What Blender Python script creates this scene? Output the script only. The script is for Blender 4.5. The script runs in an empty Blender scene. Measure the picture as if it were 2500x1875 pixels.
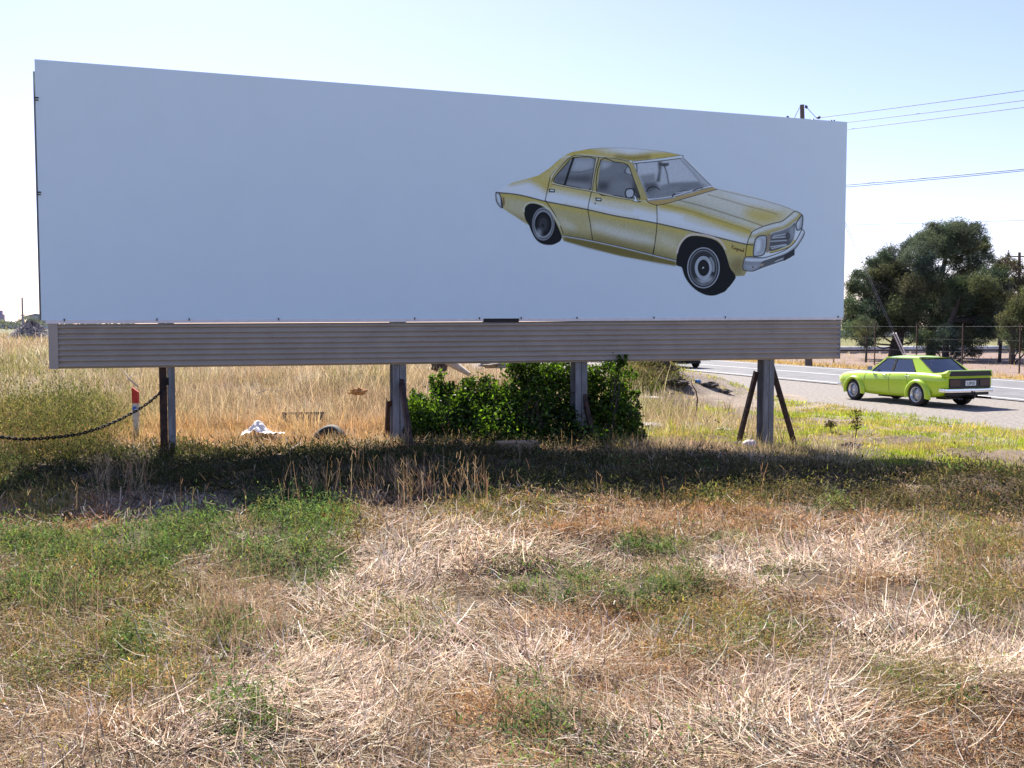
import bpy, bmesh, math, random
import numpy as np
from mathutils import Vector, Matrix

R = math.radians
rng = np.random.default_rng(11)
random.seed(5)
SC = bpy.context.scene
COL = SC.collection

# ------------------------------------------------------------ camera
EYE = 2.15
PITCH = 3.28
FPX = 2453.0                      # focal length in photograph pixels
cam_data = bpy.data.cameras.new("camera")
cam_data.sensor_width = 36.0
cam_data.lens = 36.0 * FPX / 2500.0
cam_data.clip_start = 0.05
cam_data.clip_end = 9000
cam = bpy.data.objects.new("camera", cam_data)
cam.location = (0, 0, EYE)
cam.rotation_euler = (R(90 - PITCH), 0, 0)
COL.objects.link(cam)
SC.camera = cam

# ------------------------------------------------------------ light
SUN_EL, SUN_AZ = 45.0, -17.0      # azimuth measured from +Y towards +X
world = bpy.data.worlds.new("World")
SC.world = world
world.use_nodes = True
wn = world.node_tree
bg = wn.nodes["Background"]
sky = wn.nodes.new("ShaderNodeTexSky")
sky.sky_type = 'NISHITA'
sky.sun_disc = False
sky.sun_elevation = R(SUN_EL)
sky.sun_rotation = R(SUN_AZ)
sky.altitude = 0
sky.air_density = 1.0
sky.dust_density = .45
sky.ozone_density = 1.1
tint = wn.nodes.new("ShaderNodeMix"); tint.data_type = 'RGBA'; tint.blend_type = 'MULTIPLY'   # the camera's cool white balance
tint.inputs["Factor"].default_value = 1.0
tint.inputs["B"].default_value = (1.03, .925, 1.17, 1)
wn.links.new(sky.outputs[0], tint.inputs["A"])
wn.links.new(tint.outputs["Result"], bg.inputs[0])
bg.inputs[1].default_value = 0.072
sun_data = bpy.data.lights.new("sun", 'SUN')
sun_data.energy = 5.0
sun_data.angle = R(0.55)
sun_data.color = (1.0, 0.93, 0.82)
sun = bpy.data.objects.new("sun", sun_data)
sd = Vector((math.sin(R(SUN_AZ)) * math.cos(R(SUN_EL)), math.cos(R(SUN_AZ)) * math.cos(R(SUN_EL)), math.sin(R(SUN_EL))))
sun.rotation_euler = sd.to_track_quat('Z', 'Y').to_euler()
sun.location = (0, 0, 60)
COL.objects.link(sun)
SC.view_settings.view_transform = 'Standard'
SC.view_settings.look = 'None'
SC.view_settings.exposure = 1.32
SC.view_settings.gamma = 1.0
SC.render.engine = 'CYCLES'
SC.cycles.max_bounces = 8
SC.cycles.transparent_max_bounces = 12
SC.cycles.caustics_reflective = False
SC.cycles.caustics_refractive = False

# ------------------------------------------------------------ projection helpers
CP, SP = math.cos(R(PITCH)), math.sin(R(PITCH))

def ray(px, py):
    dx = (px - 1250.0) / FPX
    du = (937.5 - py) / FPX
    return np.array([dx, CP + du * SP, -SP + du * CP])

def at_y(px, py, y):
    """point on the ray through a photograph pixel at world depth y"""
    d = ray(px, py)
    s = y / d[1]
    return Vector((d[0] * s, y, EYE + d[2] * s))

def on_z(px, py, z):
    d = ray(px, py)
    s = (z - EYE) / d[2]
    return Vector((d[0] * s, d[1] * s, z))

# ------------------------------------------------------------ noise and terrain
def _hash(ix, iy, seed):
    n = (ix.astype(np.int64) * 374761393 + iy.astype(np.int64) * 668265263 + seed * 1442695041) & 0xffffffff
    n = ((n ^ (n >> 13)) * 1274126177) & 0xffffffff
    n = n ^ (n >> 16)
    return (n & 0xffff) / 65535.0

def noise(x, y, scale, seed=0):
    x = np.asarray(x, float) / scale
    y = np.asarray(y, float) / scale
    ix, iy = np.floor(x), np.floor(y)
    fx, fy = x - ix, y - iy
    fx = fx * fx * (3 - 2 * fx)
    fy = fy * fy * (3 - 2 * fy)
    a = _hash(ix, iy, seed); b = _hash(ix + 1, iy, seed)
    c = _hash(ix, iy + 1, seed); d = _hash(ix + 1, iy + 1, seed)
    return (a * (1 - fx) + b * fx) * (1 - fy) + (c * (1 - fx) + d * fx) * fy

def fbm(x, y, scale, seed=0, octv=3):
    t = 0; amp = 1.0; tot = 0
    for k in range(octv):
        t = t + amp * noise(x, y, scale / 2 ** k, seed + 17 * k); tot += amp; amp *= .5
    return t / tot

def sst(a, b, v):
    t = np.clip((np.asarray(v, float) - a) / (b - a), 0, 1)
    return t * t * (3 - 2 * t)

NX, NY = 0.957, 0.29              # unit normal of the road; o = offset from the camera across the road
def off(x, y):
    return NX * np.asarray(x, float) + NY * np.asarray(y, float)

def height(x, y):
    x = np.asarray(x, float); y = np.asarray(y, float)
    o = off(x, y)
    z = 0.45 * sst(12.5, 2.0, o)
    z = z + 0.66 * sst(16, 46, y) * sst(9, -3, o)
    z = z + 0.55 * np.exp(-(((x + 3.4) / 4.5) ** 2 + ((y - 23.0) / 3.6) ** 2))
    z = z + 0.95 * np.exp(-(((x - 4.1) / 1.7) ** 2 + ((y - 31.0) / 2.6) ** 2))
    z = z + 0.42 * np.exp(-(((x - 6.3) / 1.2) ** 2 + ((y - 31.0) / 1.6) ** 2))
    z = z + 0.31 * np.exp(-(((x - 5.6) / 1.9) ** 2 + ((y - 11.55) / 1.25) ** 2))
    z = z + 0.10 * np.exp(-(((x - 4.9) / .35) ** 2 + ((y - 15.4) / .3) ** 2))
    z = z + 0.7 * sst(100, 190, y) * sst(40, 60, o)
    near = sst(17.0, 12.0, o) * sst(90, 50, y)
    z = z + near * (0.12 * (fbm(x, y, 2.6, 3) - .5) + 0.11 * (noise(x, y, .75, 9) - .5) + .06 * (noise(x, y, .33, 19) - .5))
    return z

def hz(x, y):
    return float(height(np.array([x]), np.array([y]))[0])

def ground_at(px, py):
    """where the ray through a photograph pixel meets the terrain"""
    d = ray(px, py)
    s = 2.0
    while s < 400:
        p = np.array([0, 0, EYE]) + d * s
        if p[2] <= hz(p[0], p[1]):
            break
        s += 0.03 * max(1, s / 10)
    return Vector((p[0], p[1], hz(p[0], p[1])))

# ------------------------------------------------------------ object helpers
def tag(o, label, cat, group=None, kind=None):
    o["label"] = label
    o["category"] = cat
    if group: o["group"] = group
    if kind: o["kind"] = kind
    return o

def thing(name, label, cat, loc=(0, 0, 0), rotz=0.0, group=None):
    o = bpy.data.objects.new(name, None)
    o.location = loc
    o.rotation_euler = (0, 0, rotz)
    o.empty_display_size = .2
    COL.objects.link(o)
    return tag(o, label, cat, group)

class MB:
    """collects faces for ONE mesh object"""
    def __init__(s):
        s.v = []; s.f = []; s.sm = []
    def add(s, verts, faces, smooth=False):
        b = len(s.v)
        s.v += [tuple(p) for p in verts]
        s.f += [tuple(b + i for i in f) for f in faces]
        s.sm += [smooth] * len(faces)
    def box(s, c, size, rot=None):
        hx, hy, hz_ = size[0] / 2, size[1] / 2, size[2] / 2
        vs = [Vector((x, y, z)) for x in (-hx, hx) for y in (-hy, hy) for z in (-hz_, hz_)]
        if rot is not None: vs = [rot @ p for p in vs]
        c = Vector(c)
        s.add([p + c for p in vs], [(0, 1, 3, 2), (4, 6, 7, 5), (0, 4, 5, 1), (2, 3, 7, 6), (0, 2, 6, 4), (1, 5, 7, 3)])
        return s
    def tube(s, path, rad, n=8, caps=True, smooth=True):
        path = [Vector(p) for p in path]
        if not isinstance(rad, (list, tuple)): rad = [rad] * len(path)
        vs = []; fs = []
        up = None
        for i, p in enumerate(path):
            t = (path[min(i + 1, len(path) - 1)] - path[max(i - 1, 0)]).normalized()
            if up is None:
                up = Vector((0, 0, 1)) if abs(t.z) < .9 else Vector((1, 0, 0))
            a = t.cross(up).normalized(); up = a.cross(t).normalized()
            for k in range(n):
                an = 2 * math.pi * k / n
                vs.append(p + (a * math.cos(an) + up * math.sin(an)) * rad[i])
        m = len(path)
        for i in range(m - 1):
            for k in range(n):
                k2 = (k + 1) % n
                fs.append((i * n + k, i * n + k2, (i + 1) * n + k2, (i + 1) * n + k))
        s.add(vs, fs, smooth)
        if caps:
            s.add(vs[:n], [tuple(range(n - 1, -1, -1))]); s.add(vs[-n:], [tuple(range(n))])
        return s
    def prism(s, poly, mapf, t0, t1):
        """poly of 2D points, mapf(a,b,t)->3D"""
        n = len(poly)
        vs = [mapf(a, b, t0) for a, b in poly] + [mapf(a, b, t1) for a, b in poly]
        fs = [tuple(range(n - 1, -1, -1)), tuple(range(n, 2 * n))]
        fs += [(i, (i + 1) % n, n + (i + 1) % n, n + i) for i in range(n)]
        s.add(vs, fs)
        return s
    def lathe(s, prof, n=24, axis='x', c=(0, 0, 0), closed=True, smooth=True):
        """prof = [(axial, radius)]"""
        vs = []
        for a, r in prof:
            for k in range(n):
                an = 2 * math.pi * k / n
                u, w = r * math.cos(an), r * math.sin(an)
                p = {'x': (a, u, w), 'y': (u, a, w), 'z': (u, w, a)}[axis]
                vs.append((p[0] + c[0], p[1] + c[1], p[2] + c[2]))
        m = len(prof); fs = []
        for i in range(m if closed else m - 1):
            j = (i + 1) % m
            for k in range(n):
                k2 = (k + 1) % n
                fs.append((i * n + k, i * n + k2, j * n + k2, j * n + k))
        s.add(vs, fs, smooth)
        return s
    def mesh(s, name):
        me = bpy.data.meshes.new(name)
        me.from_pydata([tuple(p) for p in s.v], [], s.f)
        me.polygons.foreach_set("use_smooth", s.sm)
        me.update()
        bm = bmesh.new(); bm.from_mesh(me)
        bmesh.ops.recalc_face_normals(bm, faces=bm.faces)
        bm.to_mesh(me); bm.free()
        return me
    def build(s, name, mat, parent=None, loc=None):
        o = bpy.data.objects.new(name, s.mesh(name))
        o.data.materials.append(mat)
        if loc is not None: o.location = loc
        if parent is not None: o.parent = parent
        COL.objects.link(o)
        return o

def quad_mesh(name, V, Q, mat, colors=None, parent=None, smooth=False):
    """V (n,3), Q (m,4) numpy arrays, colors (n,3)"""
    me = bpy.data.meshes.new(name)
    n, m = len(V), len(Q)
    me.vertices.add(n)
    me.vertices.foreach_set("co", np.ascontiguousarray(V, np.float32).ravel())
    me.loops.add(m * 4)
    me.loops.foreach_set("vertex_index", np.ascontiguousarray(Q, np.int32).ravel())
    me.polygons.add(m)
    me.polygons.foreach_set("loop_start", np.arange(0, m * 4, 4, dtype=np.int32))
    me.polygons.foreach_set("use_smooth", np.full(m, smooth))
    me.update(calc_edges=True)
    if colors is not None:
        ca = me.color_attributes.new("Col", 'FLOAT_COLOR', 'POINT')
        c4 = np.ones((n, 4), np.float32); c4[:, :3] = colors
        ca.data.foreach_set("color", c4.ravel())
    o = bpy.data.objects.new(name, me)
    me.materials.append(mat)
    if parent is not None: o.parent = parent
    COL.objects.link(o)
    return o

# ------------------------------------------------------------ materials
def mat(name, col, rough=.7, metal=0.0, var=.15, scale=8.0, bump=0.0, spec=.5, coat=0.0, col2=None, lo=.4, hi=.65, streak=None):
    """painted / worn surface: base colour broken up by noise (col2 = second colour of stains)"""
    m = bpy.data.materials.new(name); m.use_nodes = True
    nt = m.node_tree; b = nt.nodes["Principled BSDF"]
    b.inputs["Roughness"].default_value = rough
    b.inputs["Metallic"].default_value = metal
    b.inputs["Specular IOR Level"].default_value = spec
    b.inputs["Coat Weight"].default_value = coat
    b.inputs["Coat Roughness"].default_value = .04
    tc = nt.nodes.new("ShaderNodeTexCoord")
    src = tc.outputs["Object"]
    if streak:
        mp = nt.nodes.new("ShaderNodeMapping"); mp.inputs["Scale"].default_value = streak
        nt.links.new(src, mp.inputs[0]); src = mp.outputs[0]
    nz = nt.nodes.new("ShaderNodeTexNoise"); nz.inputs["Scale"].default_value = scale
    nz.inputs["Detail"].default_value = 6; nz.inputs["Roughness"].default_value = .65
    nt.links.new(src, nz.inputs["Vector"])
    rp = nt.nodes.new("ShaderNodeValToRGB")
    c2 = col2 if col2 else tuple(max(0, c * (1 - var)) for c in col)
    rp.color_ramp.elements[0].position = lo; rp.color_ramp.elements[0].color = (*c2, 1)
    rp.color_ramp.elements[1].position = hi; rp.color_ramp.elements[1].color = (*col, 1)
    nt.links.new(nz.outputs["Fac"], rp.inputs[0])
    nt.links.new(rp.outputs[0], b.inputs["Base Color"])
    if bump:
        bp = nt.nodes.new("ShaderNodeBump"); bp.inputs["Strength"].default_value = bump
        bp.inputs["Distance"].default_value = .02
        nt.links.new(nz.outputs["Fac"], bp.inputs["Height"]); nt.links.new(bp.outputs[0], b.inputs["Normal"])
    return m

def leaf_mat(name, trans=.45, gloss=.0, tint=(1, 1, 1), bright=1.0):
    """thin leaves and stems: colour from the mesh, light passing through from behind"""
    m = bpy.data.materials.new(name); m.use_nodes = True
    nt = m.node_tree; nt.nodes.clear()
    out = nt.nodes.new("ShaderNodeOutputMaterial")
    at = nt.nodes.new("ShaderNodeAttribute"); at.attribute_name = "Col"
    df = nt.nodes.new("ShaderNodeBsdfDiffuse"); tr = nt.nodes.new("ShaderNodeBsdfTranslucent")
    mx = nt.nodes.new("ShaderNodeMixShader"); mx.inputs[0].default_value = trans
    nt.links.new(at.outputs["Color"], df.inputs[0])
    mu = nt.nodes.new("ShaderNodeMix"); mu.data_type = 'RGBA'; mu.blend_type = 'MULTIPLY'
    mu.inputs["Factor"].default_value = 1.0
    mu.inputs["B"].default_value = (*tint, 1)
    nt.links.new(at.outputs["Color"], mu.inputs["A"])
    nt.links.new(mu.outputs["Result"], tr.inputs[0])
    nt.links.new(df.outputs[0], mx.inputs[1]); nt.links.new(tr.outputs[0], mx.inputs[2])
    last = mx.outputs[0]
    if gloss:
        gl = nt.nodes.new("ShaderNodeBsdfGlossy"); gl.inputs["Roughness"].default_value = .35
        gl.inputs[0].default_value = (.9, .9, .9, 1)
        m2 = nt.nodes.new("ShaderNodeMixShader"); m2.inputs[0].default_value = gloss
        nt.links.new(last, m2.inputs[1]); nt.links.new(gl.outputs[0], m2.inputs[2]); last = m2.outputs[0]
    nt.links.new(last, out.inputs[0])
    return m

M = {}
M['steel'] = mat('galvanised_steel', (.235, .25, .265), .6, .1, .35, 5, .05, col2=(.14, .145, .15), streak=(3, 3, .7))
M['rust'] = mat('rusty_steel', (.085, .045, .03), .85, .2, .5, 14, .3, col2=(.03, .02, .017))
M['board_white'] = mat('board_white', (.70, .89, .97), .6, 0, .03, 1.6, 0.0, .2, lo=.3, hi=.7)
M['trim_white'] = mat('trim_white', (.82, .82, .82), .5, 0, .1, 9)
M['cladding'] = mat('corrugated_cladding', (.415, .372, .315), .6, 0, .2, 1.7, 0, col2=(.35, .31, .26), lo=.35, hi=.6)
M['dark_gap'] = mat('dark_gap', (.03, .03, .032), .9)
M['chain'] = mat('old_chain', (.035, .028, .025), .75, .5, .5, 20, .3)
M['timber'] = mat('weathered_timber', (.42, .31, .20), .9, 0, .4, 7, .3, streak=(1, 1, 12))
M['pole_wood'] = mat('pole_timber', (.17, .135, .115), .9, 0, .4, 6, .3, streak=(4, 4, .6))
M['wire'] = mat('wire_grey', (.16, .18, .24), .6)
M['gal_pipe'] = mat('pale_pipe', (.62, .62, .60), .5, 0, .25, .8, col2=(.42, .40, .36))
M['black'] = mat('black_rubber', (.012, .012, .013), .75, 0, .3, 25, .1)
M['bark'] = mat('pine_bark', (.085, .066, .055), .95, 0, .5, 9, .8, col2=(.03, .024, .02))
M['plastic_white'] = mat('white_sheet', (.80, .78, .76), .5, 0, .15, 9, .2)
M['card'] = mat('brown_cardboard', (.36, .25, .15), .9, 0, .25, 6, .1)
# ------------------------------------------------------------ ground
def axis(lo, hi, fine_lo, fine_hi, step, grow=1.16):
    a = list(np.arange(fine_lo, fine_hi + 1e-6, step))
    s = step; v = a[-1]
    while v < hi:
        s *= grow; v += s; a.append(v)
    s = step; v = a[0]
    while v > lo:
        s *= grow; v -= s; a.insert(0, v)
    return np.array(a)

gx = axis(-3000, 3000, -11, 15, .13)
gy = axis(-400, 4500, 2.5, 36, .13)
GX, GY = np.meshgrid(gx, gy)
GZ = height(GX, GY)
nxg, nyg = len(gx), len(gy)
V = np.stack([GX, GY, GZ], -1).reshape(-1, 3)
ii, jj = np.meshgrid(np.arange(nxg - 1), np.arange(nyg - 1))
b0 = (jj * nxg + ii).ravel()
Q = np.stack([b0, b0 + 1, b0 + nxg + 1, b0 + nxg], 1)
gO = off(V[:, 0], V[:, 1])
def lerp3(a, b, t):
    return a * (1 - t[:, None]) + np.array(b)[None, :] * t[:, None]
gc = np.tile(np.array([[.135, .10, .07]]), (len(V), 1))                     # dry litter and soil
t = sst(.5, .7, fbm(V[:, 0], V[:, 1], 1.1, 5)); gc = lerp3(gc, (.21, .16, .11), t)
t = sst(12.2, 14.5, gO + 1.6 * (fbm(V[:, 0], V[:, 1], 2.0, 8) - .5)) ; gc = lerp3(gc, (.28, .23, .185), t)   # gravel and dust by the road
t = sst(30.9, 31.3, gO) * sst(33.6, 33.0, gO); gc = lerp3(gc, (.36, .25, .10), t)   # yellow verge across the road
t = sst(33.0, 33.8, gO) ; gc = lerp3(gc, (.25, .185, .155), t)                       # bare dirt under the trees
t = sst(60, 66, gO + 0 * gO); gc = lerp3(gc, (.17, .165, .07), t)                    # grass bank beyond
t = sst(34, 60, V[:, 1]) * sst(9, 2, gO); gc = lerp3(gc, (.34, .265, .16), t)
t = sst(70, 110, V[:, 1]) * sst(9, 2, gO); gc = lerp3(gc, (.17, .165, .10), t)

def ground_mat():
    m = bpy.data.materials.new('ground_soil'); m.use_nodes = True
    nt = m.node_tree; b = nt.nodes["Principled BSDF"]
    b.inputs["Roughness"].default_value = .95; b.inputs["Specular IOR Level"].default_value = .15
    at = nt.nodes.new("ShaderNodeAttribute"); at.attribute_name = "Col"
    tc = nt.nodes.new("ShaderNodeTexCoord")
    n1 = nt.nodes.new("ShaderNodeTexNoise"); n1.inputs["Scale"].default_value = 14; n1.inputs["Detail"].default_value = 8; n1.inputs["Roughness"].default_value = .75
    n2 = nt.nodes.new("ShaderNodeTexNoise"); n2.inputs["Scale"].default_value = 1.3; n2.inputs["Detail"].default_value = 5
    nt.links.new(tc.outputs["Object"], n1.inputs["Vector"]); nt.links.new(tc.outputs["Object"], n2.inputs["Vector"])
    r1 = nt.nodes.new("ShaderNodeMapRange"); r1.inputs[1].default_value = .3; r1.inputs[2].default_value = .7; r1.inputs[3].default_value = .45; r1.inputs[4].default_value = 1.45
    r2 = nt.nodes.new("ShaderNodeMapRange"); r2.inputs[1].default_value = .3; r2.inputs[2].default_value = .7; r2.inputs[3].default_value = .8; r2.inputs[4].default_value = 1.2
    nt.links.new(n1.outputs[0], r1.inputs[0]); nt.links.new(n2.outputs[0], r2.inputs[0])
    mm = nt.nodes.new("ShaderNodeMath"); mm.operation = 'MULTIPLY'
    nt.links.new(r1.outputs[0], mm.inputs[0]); nt.links.new(r2.outputs[0], mm.inputs[1])
    mx = nt.nodes.new("ShaderNodeVectorMath"); mx.operation = 'SCALE'
    nt.links.new(at.outputs["Color"], mx.inputs[0]); nt.links.new(mm.outputs[0], mx.inputs["Scale"])
    nt.links.new(mx.outputs[0], b.inputs["Base Color"])
    bp = nt.nodes.new("ShaderNodeBump"); bp.inputs["Strength"].default_value = .7; bp.inputs["Distance"].default_value = .03
    nt.links.new(n1.outputs[0], bp.inputs["Height"]); nt.links.new(bp.outputs[0], b.inputs["Normal"])
    return m
M['ground'] = ground_mat()
g = quad_mesh('ground', V, Q, M['ground'], gc, smooth=True)
tag(g, 'rough dry ground of a vacant roadside lot', 'ground', kind='structure')

def strip(name, o0, o1, z, m, s0=-260, s1=900, ds=3.0, wob=0.0, label='', cat='road', seed=1):
    """sheet running along the road between two offsets, s measured along the road"""
    ss = np.arange(s0, s1 + .1, ds)
    w0 = wob * (fbm(ss, ss * 0 + 3, 3.0, seed) - .5) * 2; w1 = wob * (fbm(ss, ss * 0 + 9, 2.0, seed + 4) - .5)
    A = np.stack([NX * (o0 + w0) - NY * ss, NY * (o0 + w0) + NX * ss, ss * 0 + z], 1)
    B = np.stack([NX * (o1 + w1 * .3) - NY * ss, NY * (o1 + w1 * .3) + NX * ss, ss * 0 + z], 1)
    n = len(ss)
    q = np.array([(i, n + i, n + i + 1, i + 1) for i in range(n - 1)])
    o = quad_mesh(name, np.concatenate([A, B]), q, m)
    return tag(o, label, cat, kind='structure')

M['gravel'] = mat('gravel', (.265, .235, .21), .95, 0, .5, 9.0, .9, col2=(.13, .115, .105), lo=.36, hi=.62)
M['asphalt'] = mat('asphalt', (.18, .18, .187), .82, 0, .3, 1.1, .1, spec=.25, col2=(.125, .125, .13), lo=.36, hi=.6)
M['paint'] = mat('road_paint', (.80, .80, .78), .7, 0, .2, 3, spec=.3)
strip('gravel_shoulder', 16.0, 22.6, .004, M['gravel'], ds=.8, wob=.9, label='grey gravel shoulder beside the road', cat='shoulder')
strip('road', 22.1, 30.9, .030, M['asphalt'], wob=.12, ds=1.0, label='two lane grey asphalt road', cat='road')
strip('road_edge_line', 22.55, 22.68, .036, M['paint'], label='white line along the near edge of the road', cat='road line')
strip('road_edge_line', 29.95, 30.08, .036, M['paint'], label='white line along the far edge of the road', cat='road line')
strip('road_centre_line', 26.3, 26.44, .036, M['paint'], label='white line down the middle of the road', cat='road line')

# ------------------------------------------------------------ billboard
BL = Vector((-6.03, 12.90, 0)); BR = Vector((5.66, 17.19, 0))
BD = (BR - BL).normalized(); BW = (BR - BL).length
BN = Vector((BD.y, -BD.x, 0))                        # faces the camera
ROTB = Matrix((BD, -BN, Vector((0, 0, 1)))).transposed().to_4x4()   # local x along board, y away from camera
def board_st(px, py):
    """photograph pixel -> (along, height) on the board's front plane"""
    d = ray(px, py); o = np.array([0, 0, EYE]); n = np.array(BN)
    s = np.dot(np.array(BL) - o, n) / np.dot(d, n)
    p = o + d * s
    return float(np.dot(p - np.array(BL), np.array(BD))), float(p[2])
ZT = board_st(104, 146)[1]; ZT2 = board_st(2058, 297)[1]
ZB = board_st(110, 782)[1]; ZB2 = board_st(2058, 774)[1]
ZC = board_st(119, 901)[1]; ZC2 = board_st(2050, 876)[1]
print('board heights', ZT, ZT2, ZB, ZB2, ZC, ZC2, BW)
bb = thing('billboard', 'large white roadside billboard with a drawing of a yellow car and a corrugated skirt', 'billboard')
bb.location = BL
bb.rotation_euler = (0, 0, math.atan2(BD.y, BD.x))
def zline(a, b, x): return a + (b - a) * x / BW
mb = MB()
# white face: a slightly uneven sheet with folded edges
xs = np.linspace(0, BW, 25); zn = 7
P = []
for x in xs:
    zt, zb = zline(ZT, ZT2, x), zline(ZB, ZB2, x)
    for k in range(zn + 1):
        P.append((x, 0, zb + (zt - zb) * k / zn))
fs = [(i * (zn + 1) + k, (i + 1) * (zn + 1) + k, (i + 1) * (zn + 1) + k + 1, i * (zn + 1) + k + 1) for i in range(24) for k in range(zn)]
mb.add(P, fs)
c4_ = [P[0], P[-(zn + 1)], P[-1], P[zn]]
mb.add(c4_ + [(p[0], .05, p[2]) for p in c4_], [(0, 1, 5, 4), (1, 2, 6, 5), (2, 3, 7, 6), (3, 0, 4, 7), (4, 5, 6, 7)])
mb.build('face_panel', M['board_white'], bb)
# back sheet and frame behind
mb = MB(); mb.box((BW / 2, .33, (ZT + ZB) / 2 - .04), (BW + .1, .03, (ZT - ZB) - .08)); mb.build('back_panel', M['steel'], bb)
mb = MB()
for z in (ZT - .35, (ZT + ZB) / 2, ZB + .25): mb.box((BW / 2, .18, z), (BW - .1, .06, .1))
mb.build('frame_rail', M['steel'], bb)
# corrugated skirt
mb = MB()
x0, x1 = board_st(119, 860)[0] + .11, board_st(2050, 860)[0]
prof = []
nc = 8; seg = 10
for k in range(nc * seg + 1):
    u = k / (nc * seg)
    prof.append((u, .02 + .02 * math.cos(2 * math.pi * nc * u)))
vs = []
nxs = 9
for i in range(nxs):
    x = x0 + (x1 - x0) * i / (nxs - 1)
    zt, zb = zline(ZB, ZB2, x) - .05, zline(ZC, ZC2, x)
    vs += [(x, d + .012, zb + (zt - zb) * u) for u, d in prof]
n = len(prof)
fs = [(i * n + k, (i + 1) * n + k, (i + 1) * n + k + 1, i * n + k + 1) for i in range(nxs - 1) for k in range(n - 1)]
mb.add(vs, fs, True)
mb.build('corrugated_skirt', M['cladding'], bb)
mb = MB()
zt, zb = zline(ZB, ZB2, x0) - .03, zline(ZC, ZC2, x0)
mb.box((x0 - .055, .03, (zt + zb) / 2), (.11, .05, zt - zb)); mb.build('end_cap', M['cladding'], bb)
zt, zb = zline(ZB, ZB2, x1) - .03, zline(ZC, ZC2, x1)
mb = MB(); mb.box((x1 + .02, .09, (zt + zb) / 2), (.05, .1, zt - zb)); mb.build('end_cap', M['steel'], bb)
# white trim strip with a gap, and the dark slot showing in the gap
ga, gb = board_st(1180, 779)[0], board_st(1268, 779)[0]
for a, b in ((.05, ga), (gb, BW - .02)):
    mb = MB()
    za, zb_ = zline(ZB, ZB2, a), zline(ZB, ZB2, b)
    y0, y1 = -.006, .03
    q = [(a, y0, za - .045), (b, y0, zb_ - .045), (b, y0, zb_ + .002), (a, y0, za + .002)]
    mb.add(q + [(p[0], y1, p[2]) for p in q], [(0, 1, 2, 3), (4, 5, 6, 7), (0, 1, 5, 4), (1, 2, 6, 5), (2, 3, 7, 6), (3, 0, 4, 7)])
    mb.build('trim_strip', M['trim_white'], bb)
mb = MB(); mb.box(((ga + gb) / 2, .03, zline(ZB, ZB2, (ga + gb) / 2) - .03), (gb - ga, .02, .05)); mb.build('dark_slot', M['dark_gap'], bb)
for px in (157, 383, 462, 680, 1012, 1170, 1272, 1408, 1596, 1770, 2045):
    a = board_st(px, 779)[0]
    mb = MB(); zz = zline(ZB, ZB2, a)
    mb.box((a, -.010, zz + .002), (.012, .012, .034)); mb.box((a, -.016, zz + .014), (.02, .010, .009))
    mb.build('clip', M['dark_gap'], bb)
for py in (240, 470):
    a, z = board_st(107, py)
    mb = MB(); mb.box((.012, -.008, z), (.05, .012, .016)); mb.box((.012, -.008, z - .03), (.04, .012, .012)); mb.build('clip', M['dark_gap'], bb)

# posts: two channels toe to toe, with rear braces
def board_world(a, b, z):
    return BL + BD * a - BN * b + Vector((0, 0, z))
POSTS = [(409, 34), (980, 36), (1426, 27), (1886, 39)]
for i, (px, w) in enumerate(POSTS):
    a = board_st(px, 950)[0]
    base = board_world(a, .2, 0)
    zg = hz(base.x, base.y) - .15
    ztop = ZT - .3
    for sgn in (-1, 1):
        mb = MB()
        cx = a + sgn * .052
        mb.box((cx, .105, (zg + ztop) / 2), (.096, .012, ztop - zg))                # front flange
        mb.box((cx, .295, (zg + ztop) / 2), (.096, .012, ztop - zg))                # rear flange
        mb.box((a + sgn * .009, .2, (zg + ztop) / 2), (.010, .178, ztop - zg))      # web
        o = mb.build('channel', M['rust'] if (i == 0 and sgn < 0) else M['steel'], bb)
        if i == 0 and sgn < 0: o['label'] = 'dark rusty channel of the post the chain hangs from'
def brace(px0, py0, px1, py1, hgt_up=None):
    """steel angle from a post down to the ground behind"""
    a, z = board_st(px0, py0)
    p0 = board_world(a, .22, z + .02)
    g0 = ground_at(px1, py1)
    p1 = Vector((g0.x, g0.y, g0.z - .12))
    inv = Matrix.Translation(BL) @ Matrix.Rotation(math.atan2(BD.y, BD.x), 4, 'Z')
    inv = inv.inverted()
    p0, p1 = inv @ p0, inv @ p1
    d = (p1 - p0).normalized(); s = d.cross(Vector((0, 1, 0))).normalized(); u = s.cross(d).normalized()
    mb = MB()
    for ww, c in (((.065, .008), (0, 0)), ((.008, .065), (-.03, .036))):
        pts = []
        for p in (p0, p1):
            for e, f in ((-1, -1), (1, -1), (1, 1), (-1, 1)):
                pts.append(p + s * (c[0] + e * ww[0] / 2) + u * (c[1] + f * ww[1] / 2))
        mb.add(pts, [(0, 1, 2, 3), (7, 6, 5, 4), (0, 1, 5, 4), (1, 2, 6, 5), (2, 3, 7, 6), (3, 0, 4, 7)])
    mb.build('brace', M['rust'], bb)
brace(1868, 912, 1803, 1078); brace(1905, 896, 1950, 1092)
brace(960, 985, 945, 1072); brace(988, 915, 1010, 1102)
brace(1430, 912, 1458, 1090)
# ------------------------------------------------------------ the pencil drawing on the billboard
# pigment laid on a fine grid lying on the sheet; coordinates below are traced from the photograph
DW, DH = 1000, 500
DSC = 1000 / 2212.0
PAPER = np.array([.70, .89, .97])
cv = np.tile(PAPER, (DH, DW, 1)).astype(float)
yy, xx = np.mgrid[0:DH, 0:DW].astype(float)

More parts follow.
